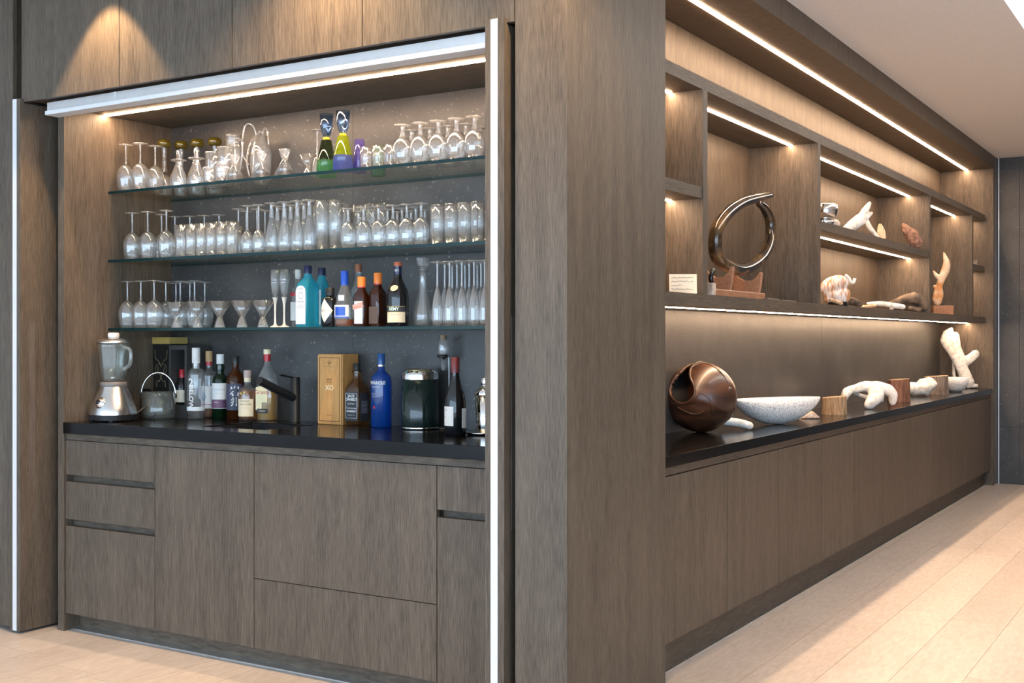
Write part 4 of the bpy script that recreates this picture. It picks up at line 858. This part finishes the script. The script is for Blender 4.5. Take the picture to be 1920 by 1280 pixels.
a = [bm.verts.new(v - Vector((0, 0, z0))) for v in v0]; b = [bm.verts.new(v - Vector((0, 0, z0)) + FV * .05) for v in v0]
bm.faces.new(a); bm.faces.new(b[::-1]); [bm.faces.new((a[i], b[i], b[(i + 1) % 3], a[(i + 1) % 3])) for i in range(3)]
o = obj('shell_wedge', bm, speckle('shell_cream', (.55, .38, .28), (.85, .76, .66), 40, .4), bevel=.004); o.location = (p0.x, p0.y, ZC); tag(o, 'small cream and brown shell wedge beside the long white bowl', 'shell')
def stump(label, px, py, r, H, bark, top, sides=40):
    p = onz(px, py, ZC); t = thing('log_slice', label, 'log', (p.x - .01, p.y + r * .8, ZC)); bm = bmesh.new(); rings = []
    for z, kk in ((0, 1.04), (H * .3, 1.0), (H * .7, .98), (H - .004, .97), (H, .94)):
        rings.append([bm.verts.new((r * kk * (1 + .05 * noise.noise(Vector((math.cos(a) * 2 + px, math.sin(a) * 2, 0))) + .025 * math.sin(a * 11 + px)) * math.cos(a), r * kk * (1 + .05 * noise.noise(Vector((math.cos(a) * 2 + px, math.sin(a) * 2, 0))) + .025 * math.sin(a * 11 + px)) * math.sin(a), z + (.006 * math.cos(a) if z > H * .5 else 0))) for a in (2 * PI * i / sides for i in range(sides))])
    for A, B in zip(rings, rings[1:]):
        for i in range(sides): bm.faces.new((A[i], A[(i + 1) % sides], B[(i + 1) % sides], B[i]))
    bm.faces.new(rings[0][::-1]); tp2 = [v.co.copy() for v in rings[-1]]
    obj('bark', bm, bark, t)
    bm = bmesh.new(); f = [bm.verts.new(v) for v in tp2]; g = [bm.verts.new(v * .985 + Vector((0, 0, .004))) for v in tp2]
    bm.faces.new(g); bm.faces.new(f[::-1]); [bm.faces.new((f[i], f[(i + 1) % sides], g[(i + 1) % sides], g[i])) for i in range(sides)]
    obj('cut_top', bm, top, t); return t
BARK = speckle('pale_bark', (.16, .095, .05), (.42, .28, .16), 30, .8, .35, .65, .6, (3, 3, .35)); CUT = speckle('cut_wood', (.36, .22, .12), (.56, .38, .22), 18, .6)
GBARK = speckle('grey_bark', (.12, .085, .065), (.27, .21, .17), 30, .8, .35, .65, .6, (3, 3, .35)); RBARK = speckle('red_bark', (.13, .05, .03), (.24, .12, .08), 24, .6, .35, .65, .4, (3, 3, .35))
stump('short round pale log slice beside the long white bowl', 1562, 777, .072, .100, BARK, CUT)
p0 = onz(1628, 766, ZC)
organic('pelvis_bone', 'white arched pelvis bone between the log slice and dark block', 'bone', p0, [
    ([(1582, 752), (1588, 740), (1604, 734), (1626, 729), (1650, 730), (1667, 737), (1674, 748), (1673, 760)], [7, 9, 8, 10, 10, 11, 9, 6], [0, 0, .03, .02, 0, 0, 0, 0]),
    ([(1640, 733), (1640, 746), (1630, 757), (1622, 763)], [13, 15, 12, 9], [0, -.03, -.05, -.06]), ([(1582, 748), (1580, 757)], [5, 5]), ([(1600, 736), (1618, 748), (1632, 750)], [5, 4, 6], [.05, .06, .02]), ([(1661, 738), (1663, 758)], [3, 2], [.08, .08])], BONE, ZC, .006, lumpy=.006)
stump('dark reddish square-cut wood block between two white bones', 1684, 753, .078, .155, RBARK, CUT, 6)
p0 = onz(1732, 743, ZC); organic('joint_bone', 'lumpy white joint bone in front of the grey log', 'bone', p0, [([(1706, 729), (1722, 730), (1736, 726), (1750, 720)], [12, 12, 13, 9]), ([(1736, 728), (1738, 739)], [10, 6]), ([(1726, 719), (1745, 715)], [8, 8])], BONE, ZC, .007, lumpy=.008)
stump('grey-barked log behind the lumpy joint bone', 1754, 739, .092, .142, GBARK, CUT)
p = onz(1797, 735, ZC); t = thing('small_bowl', 'small white stone bowl in front of the standing jawbone', 'bowl', (p.x - .03, p.y + .05, ZC))
lt('shell', [(0, 0), (.04, 0), (.075, .025), (.098, .07), (.108, .12), (.100, .12), (.088, .07), (.06, .03), (0, .02)], PUMICE, t, 36)
p0 = Vector((-2.03, 10.93, ZC)); organic('jawbone', 'tall white jawbone standing at the far end of the worktop', 'bone', p0, [
    ([(1777, 631), (1782, 645), (1790, 661), (1798, 678), (1805, 696), (1811, 711), (1816, 723)], [13, 17, 14, 13, 11, 12, 12]), ([(1802, 684), (1818, 677), (1830, 666)], [12, 9, 8]), ([(1793, 675), (1793, 700), (1795, 726)], [4, 3, 4], [.05, .06, .05]), ([(1775, 636), (1771, 645)], [11, 9]), ([(1800, 725), (1832, 727)], [5, 4]), ([(1780, 626), (1784, 620)], [8, 4]), ([(1791, 632), (1793, 650)], [8, 8])], BONE, ZC, .006, .55, lumpy=.003)
# ---- upper shelving
ZS, ZM = 1.481, 1.926
p0 = onx(1281, YH, -1.93); t = thing('note_card', 'handwritten cream note card propped beside the pillar compartment divider', 'card', (p0.x, p0.y, ZS), math.atan2(FV.y, FV.x) - PI / 2)
k = mpp(p0); cw, chh = 52 * k, 37 * k
o = bx('card', (-cw / 2, cw / 2, 0, .0008, 0, chh), plain('card_paper', (.82, .72, .55), .7), t); o.rotation_euler.x = -.12
random.seed(3)
for r in range(4):
    x = -cw * .42; zz = chh * (.82 - .2 * r); pts = []
    while x < cw * (.40 if r != 2 else -.05): pts.append((x, -.0008, zz + random.uniform(-.003, .003))); x += .0045
    bm = bmesh.new(); tube(bm, pts, .0006, 4); q = obj('handwriting', bm, INK, o)
HORN = speckle('polished_horn', (.014, .009, .006), (.20, .11, .035), 9, .16, .46, .76, 0, (1, 1, 1), .6)
tp_ = [(1446, 365), (1416, 372), (1390, 381), (1364, 400), (1346, 426), (1341, 456), (1345, 482), (1361, 497), (1386, 505), (1409, 498), (1431, 479), (1444, 449), (1444, 415), (1434, 391), (1424, 381)]
tr_ = [5.5, 8.5, 10, 12, 13, 13.2, 13, 12.4, 12, 11.5, 11, 10.4, 10, 9, 7]
n = len(tp_); q3 = [onx(px, py, -1.975 - .075 * i / (n - 1)) for i, (px, py) in enumerate(tp_)]
base = onx(1388, YH, -2.02); base.z = ZS
sp = smooth_path(q3, 6); rl = lerp_list(tr_, len(sp)); bm = bmesh.new(); tube(bm, [v - base for v in sp], [r * mpp(v) for r, v in zip(rl, sp)], 20)
o = obj('tusk_ring', bm, HORN, smooth=True); o.location = base; tag(o, 'polished dark and golden tusk curled into a ring on a wooden stand', 'tusk')
STW = wood('stand_wood', (.32, .14, .07), (.50, .25, .135), 'y', .35, 90, .04)
yA, yB = onx(1341, YH, -1.955).y, onx(1435, YH, -1.955).y
t = thing('tusk_stand', 'reddish wooden stand with two cradle plates under the tusk ring', 'stand', (-2.03, (yA + yB) / 2, ZS)); hl = (yB - yA) / 2
bx('base', (-.085, .075, -hl, hl, 0, .036), STW, t, .004)
def plate(y, zt, w0, w1):
    bm = bmesh.new(); pr = [(-.075, .036), (.058, .036), (.066, .075), (.072, zt), (.060, zt + .002), (.046, .118), (.020, .098), (-.015, .098), (-.045, .112), (-.062, zt * .95), (-.075, zt * .95)]
    f = [bm.verts.new((x, y, z)) for x, z in pr]; g = [bm.verts.new((x, y + .022, z)) for x, z in pr]
    bm.faces.new(f); bm.faces.new(g[::-1]); [bm.faces.new((f[i], g[i], g[(i + 1) % len(f)], f[(i + 1) % len(f)])) for i in range(len(f))]
    obj('cradle_plate', bm, STW, t, bevel=.003)
y0 = (yA + yB) / 2
plate(onx(1366, YH, -1.98).y - y0, .145, 0, .0); plate(onx(1420, YH, -1.98).y - y0, .135, 0, .0)
p = onx(1334, YH, -1.925); t = thing('small_figurine', 'tiny black-topped figurine between the divider and the tusk stand', 'figurine', (p.x, p.y, ZS))
bx('plinth', (-.014, .014, -.02, .02, 0, .055), speckle('tan_stone', (.45, .33, .25), (.7, .58, .46), 30, .6), t, .004); bm = bmesh.new(); tube(bm, smooth_path([(0, 0, .054), (0, -.008, .08), (.002, .01, .105), (.0, .022, .112)], 4), [.006, .006, .010, .012] + [.012] * 9 if False else .010, 10); obj('figure', bm, GLOSSBLACK, t, True)
for k2, (pa, pb) in enumerate(((1440, 1462), (1466, 1494))):
    y0, y1 = onx(pa, YH, -1.93).y, onx(pb, YH, -1.93).y; o = bx('stone_flake', (-.045, .03, 0, y1 - y0, 0, .012 - .003 * k2), plain('dark_flake', (.06 + .1 * (1 - k2), .05 + .07 * (1 - k2), .045 + .04 * (1 - k2)), .6), bevel=.004); o.location = (-1.96, y0, ZS); tag(o, ('brown' if k2 == 0 else 'black') + ' flat stone flake lying past the tusk stand', 'stone')
p = onx(1545, YH, -1.99); t = thing('silver_bowl', 'polished silver bowl on a coiled foot on the half-height shelf', 'bowl', (p.x, max(p.y, 6.33), ZM))
lt('bowl', [(.04, .045), (.066, .055), (.076, .08), (.074, .125), (.070, .128), (.070, .085), (0, .06)], CHROME, t, 32); lt('foot', [(0, 0), (.052, 0), (.058, .010), (.050, .018), (.060, .026), (.048, .036), (.04, .045), (0, .045)], CHROME, t, 24)
def on_mid(px, x=-1.96): return onx(px, YH, x)
p0 = on_mid(1566); organic('seashell', 'small cream seashell beside the silver bowl', 'shell', p0, [([(1557, 417), (1566, 412), (1573, 413)], [6, 8, 4]), ([(1566, 409), (1572, 418)], [4, 4])], speckle('shell_cream', (.55, .38, .28), (.85, .76, .66), 40, .4), ZM, .004)
p0 = on_mid(1606); organic('bone_carving', 'white whale-like bone carving rearing up on the half-height shelf', 'carving', p0, [([(1582, 422), (1598, 411), (1613, 400), (1622, 393)], [7, 11, 12, 8]), ([(1613, 398), (1622, 383), (1630, 370), (1632, 367)], [8, 7, 4, 2]), ([(1620, 399), (1629, 391), (1635, 387)], [7, 5, 3])], BONE, ZM, .004, .8)
p0 = on_mid(1637); organic('thin_bone', 'thin white notched bone leaning beside the whale-like carving', 'bone', p0, [([(1624, 413), (1629, 424), (1638, 435), (1647, 445)], [5, 5.5, 4, 3])], BONE, ZM, .004)
p0 = on_mid(1652, -1.98); organic('split_shell', 'upright tan split shell behind the thin bone', 'shell', p0, [([(1650, 422), (1652, 434), (1654, 448)], [4, 8, 8])], speckle('tan_shell', (.55, .34, .17), (.80, .62, .42), 20, .5, .35, .65, .2, (4, 4, .5)), ZM, .004, .5)
p0 = on_mid(1707, -1.955); organic('rough_stone', 'rough reddish brown stone leaning at the end of the half-height shelf', 'stone', p0, [([(1694, 430), (1702, 441), (1712, 453), (1720, 464)], [5, 11, 14, 11])], speckle('red_stone', (.12, .055, .035), (.34, .19, .13), 45, .85, .35, .65, .7), ZM, .006, .6, lumpy=.008)
# lower board, wide compartment
p0 = onx(1570, YH, -1.965); t = thing('ox_figurine', 'shaggy carved ox figurine with pale curled horn', 'figurine', (p0.x, p0.y, ZS))
HAIR = speckle('shaggy_coat', (.45, .20, .07), (.78, .74, .72), 26, .7, .38, .6, .6, (3, 3, .4))
organic('ox', '', '', p0, [([(1546, 541), (1560, 533), (1574, 529), (1585, 531)], [13, 15, 14, 11]), ([(1552, 550), (1568, 553), (1586, 550)], [11, 12, 11]), ([(1550, 560), (1568, 562), (1588, 559)], [8, 9, 8])], HAIR, ZS, .006, .8, part='body', parent=t, seat=False)
k = mpp(p0); bm = bmesh.new(); tube(bm, [v - Vector((p0.x, p0.y, ZS)) - FV * .03 for v in smooth_path([facing(px, py, p0) for px, py in ((1582, 516), (1589, 522), (1593, 530), (1598, 529), (1600, 522))], 5)], 3 * k, 8); obj('horn', bm, BONE, t, True)
zb = facing(1570, 566, p0).z - ZS; bm = bmesh.new(); loft(bm, [(0, .055, .05, 3), (max(zb, .012), .052, .045, 3)], 24); obj('plinth', bm, GLOSSBLACK, t)
def lying(name, label, cat, pxs, py, r, mat, x, z=None, flatk=1.0):
    p0 = onx((pxs[0] + pxs[-1]) / 2, YH, x); n = len(pxs)
    return organic(name, label, cat, p0, [([(px, py + (0 if not isinstance(py, list) else 0)) if not isinstance(py, list) else (px, py[i]) for i, px in enumerate(pxs)], r)], mat, ZS, .004, flatk)
TAN = speckle('tan_wood', (.42, .25, .13), (.66, .46, .29), 22, .6, .35, .65, .2, (2, 2, 2)); FUR = speckle('dark_fur', (.03, .022, .016), (.16, .11, .07), 60, .9, .35, .65, .8)
lying('carved_stick', 'short tan carved stick in front of the ox figurine', 'stick', [1556, 1567, 1578], [563, 566, 570], [3.5, 4, 4], TAN, -1.91)
lying('fur_piece', 'dark lump of fur and hide between the two tan sticks', 'fur', [1584, 1598, 1614], [568, 566, 572], [6, 8, 5], FUR, -1.925)
lying('wooden_handle', 'longer tan wooden handle lying behind the white blade', 'handle', [1610, 1628, 1642], [567, 566, 564], [3.5, 3.5, 3.5], TAN, -1.97)
t = lying('bone_knife', 'long white bone knife lying along the lower board', 'knife', [1626, 1650, 1675, 1694], [573, 573, 576, 579], [3, 5, 5, 5], BONE, -1.915)
p0 = onx(1700, YH, -2.03); organic('animal_skull', 'long dark brown animal skull lying at the end of the lower board', 'skull', p0, [([(1660, 571), (1678, 565), (1698, 558), (1716, 555)], [5, 7, 9, 11]), ([(1716, 556), (1729, 565), (1735, 575)], [11, 9, 6]), ([(1722, 552), (1725, 549)], [4, 3]), ([(1705, 575), (1725, 579)], [5, 5])], speckle('old_skull', (.06, .045, .035), (.24, .17, .115), 16, .7, .35, .65, .4), ZS, .006, .8)
p0 = onx(1675, YH, -1.935); organic('bone_chip', 'small pale bone chip leaning between blade and dark skull', 'bone', p0, [([(1671, 577), (1676, 570)], [4, 3])], BONE, ZS, .003)
# horn carving
p0 = onx(1766, YH, -1.99); t = thing('carving_block', 'reddish wooden block under the flame-shaped horn carving', 'block', (p0.x, p0.y, ZS), math.atan2(FV.y, FV.x) - PI / 2)
k = mpp(p0); hb = max(facing(1765, 573, p0).z - ZS, .05); bx('block', (-20 * k, 18 * k, -.05, .05, 0, hb), STW, t, .003)
organic('horn_carving', 'flame-shaped orange and cream horn carving on a wooden block', 'carving', p0, [([(1757, 571), (1761, 556), (1761, 542), (1765, 528), (1772, 512), (1775, 498), (1772, 486), (1769, 477)], [8, 8, 6, 7, 8, 7, 4, 1.5]), ([(1764, 528), (1755, 520), (1750, 512)], [6, 4, 2]), ([(1752, 566), (1755, 548), (1752, 540)], [5, 4, 3])], speckle('horn_orange', (.62, .26, .07), (.82, .70, .52), 9, .4, .38, .6, .2), ZS + hb, .005, .7)
p = onx(1829, YH, -1.94); t = thing('glass_trinket', 'tiny clear glass trinket on the end compartment shelf', 'trinket', (p.x, min(p.y, 11.0), ZM)); bm = bmesh.new(); loft(bm, [(0, .02, .02), (.02, .016, .016), (.05, .022, .022)], 12); obj('body', bm, SOLID, t)
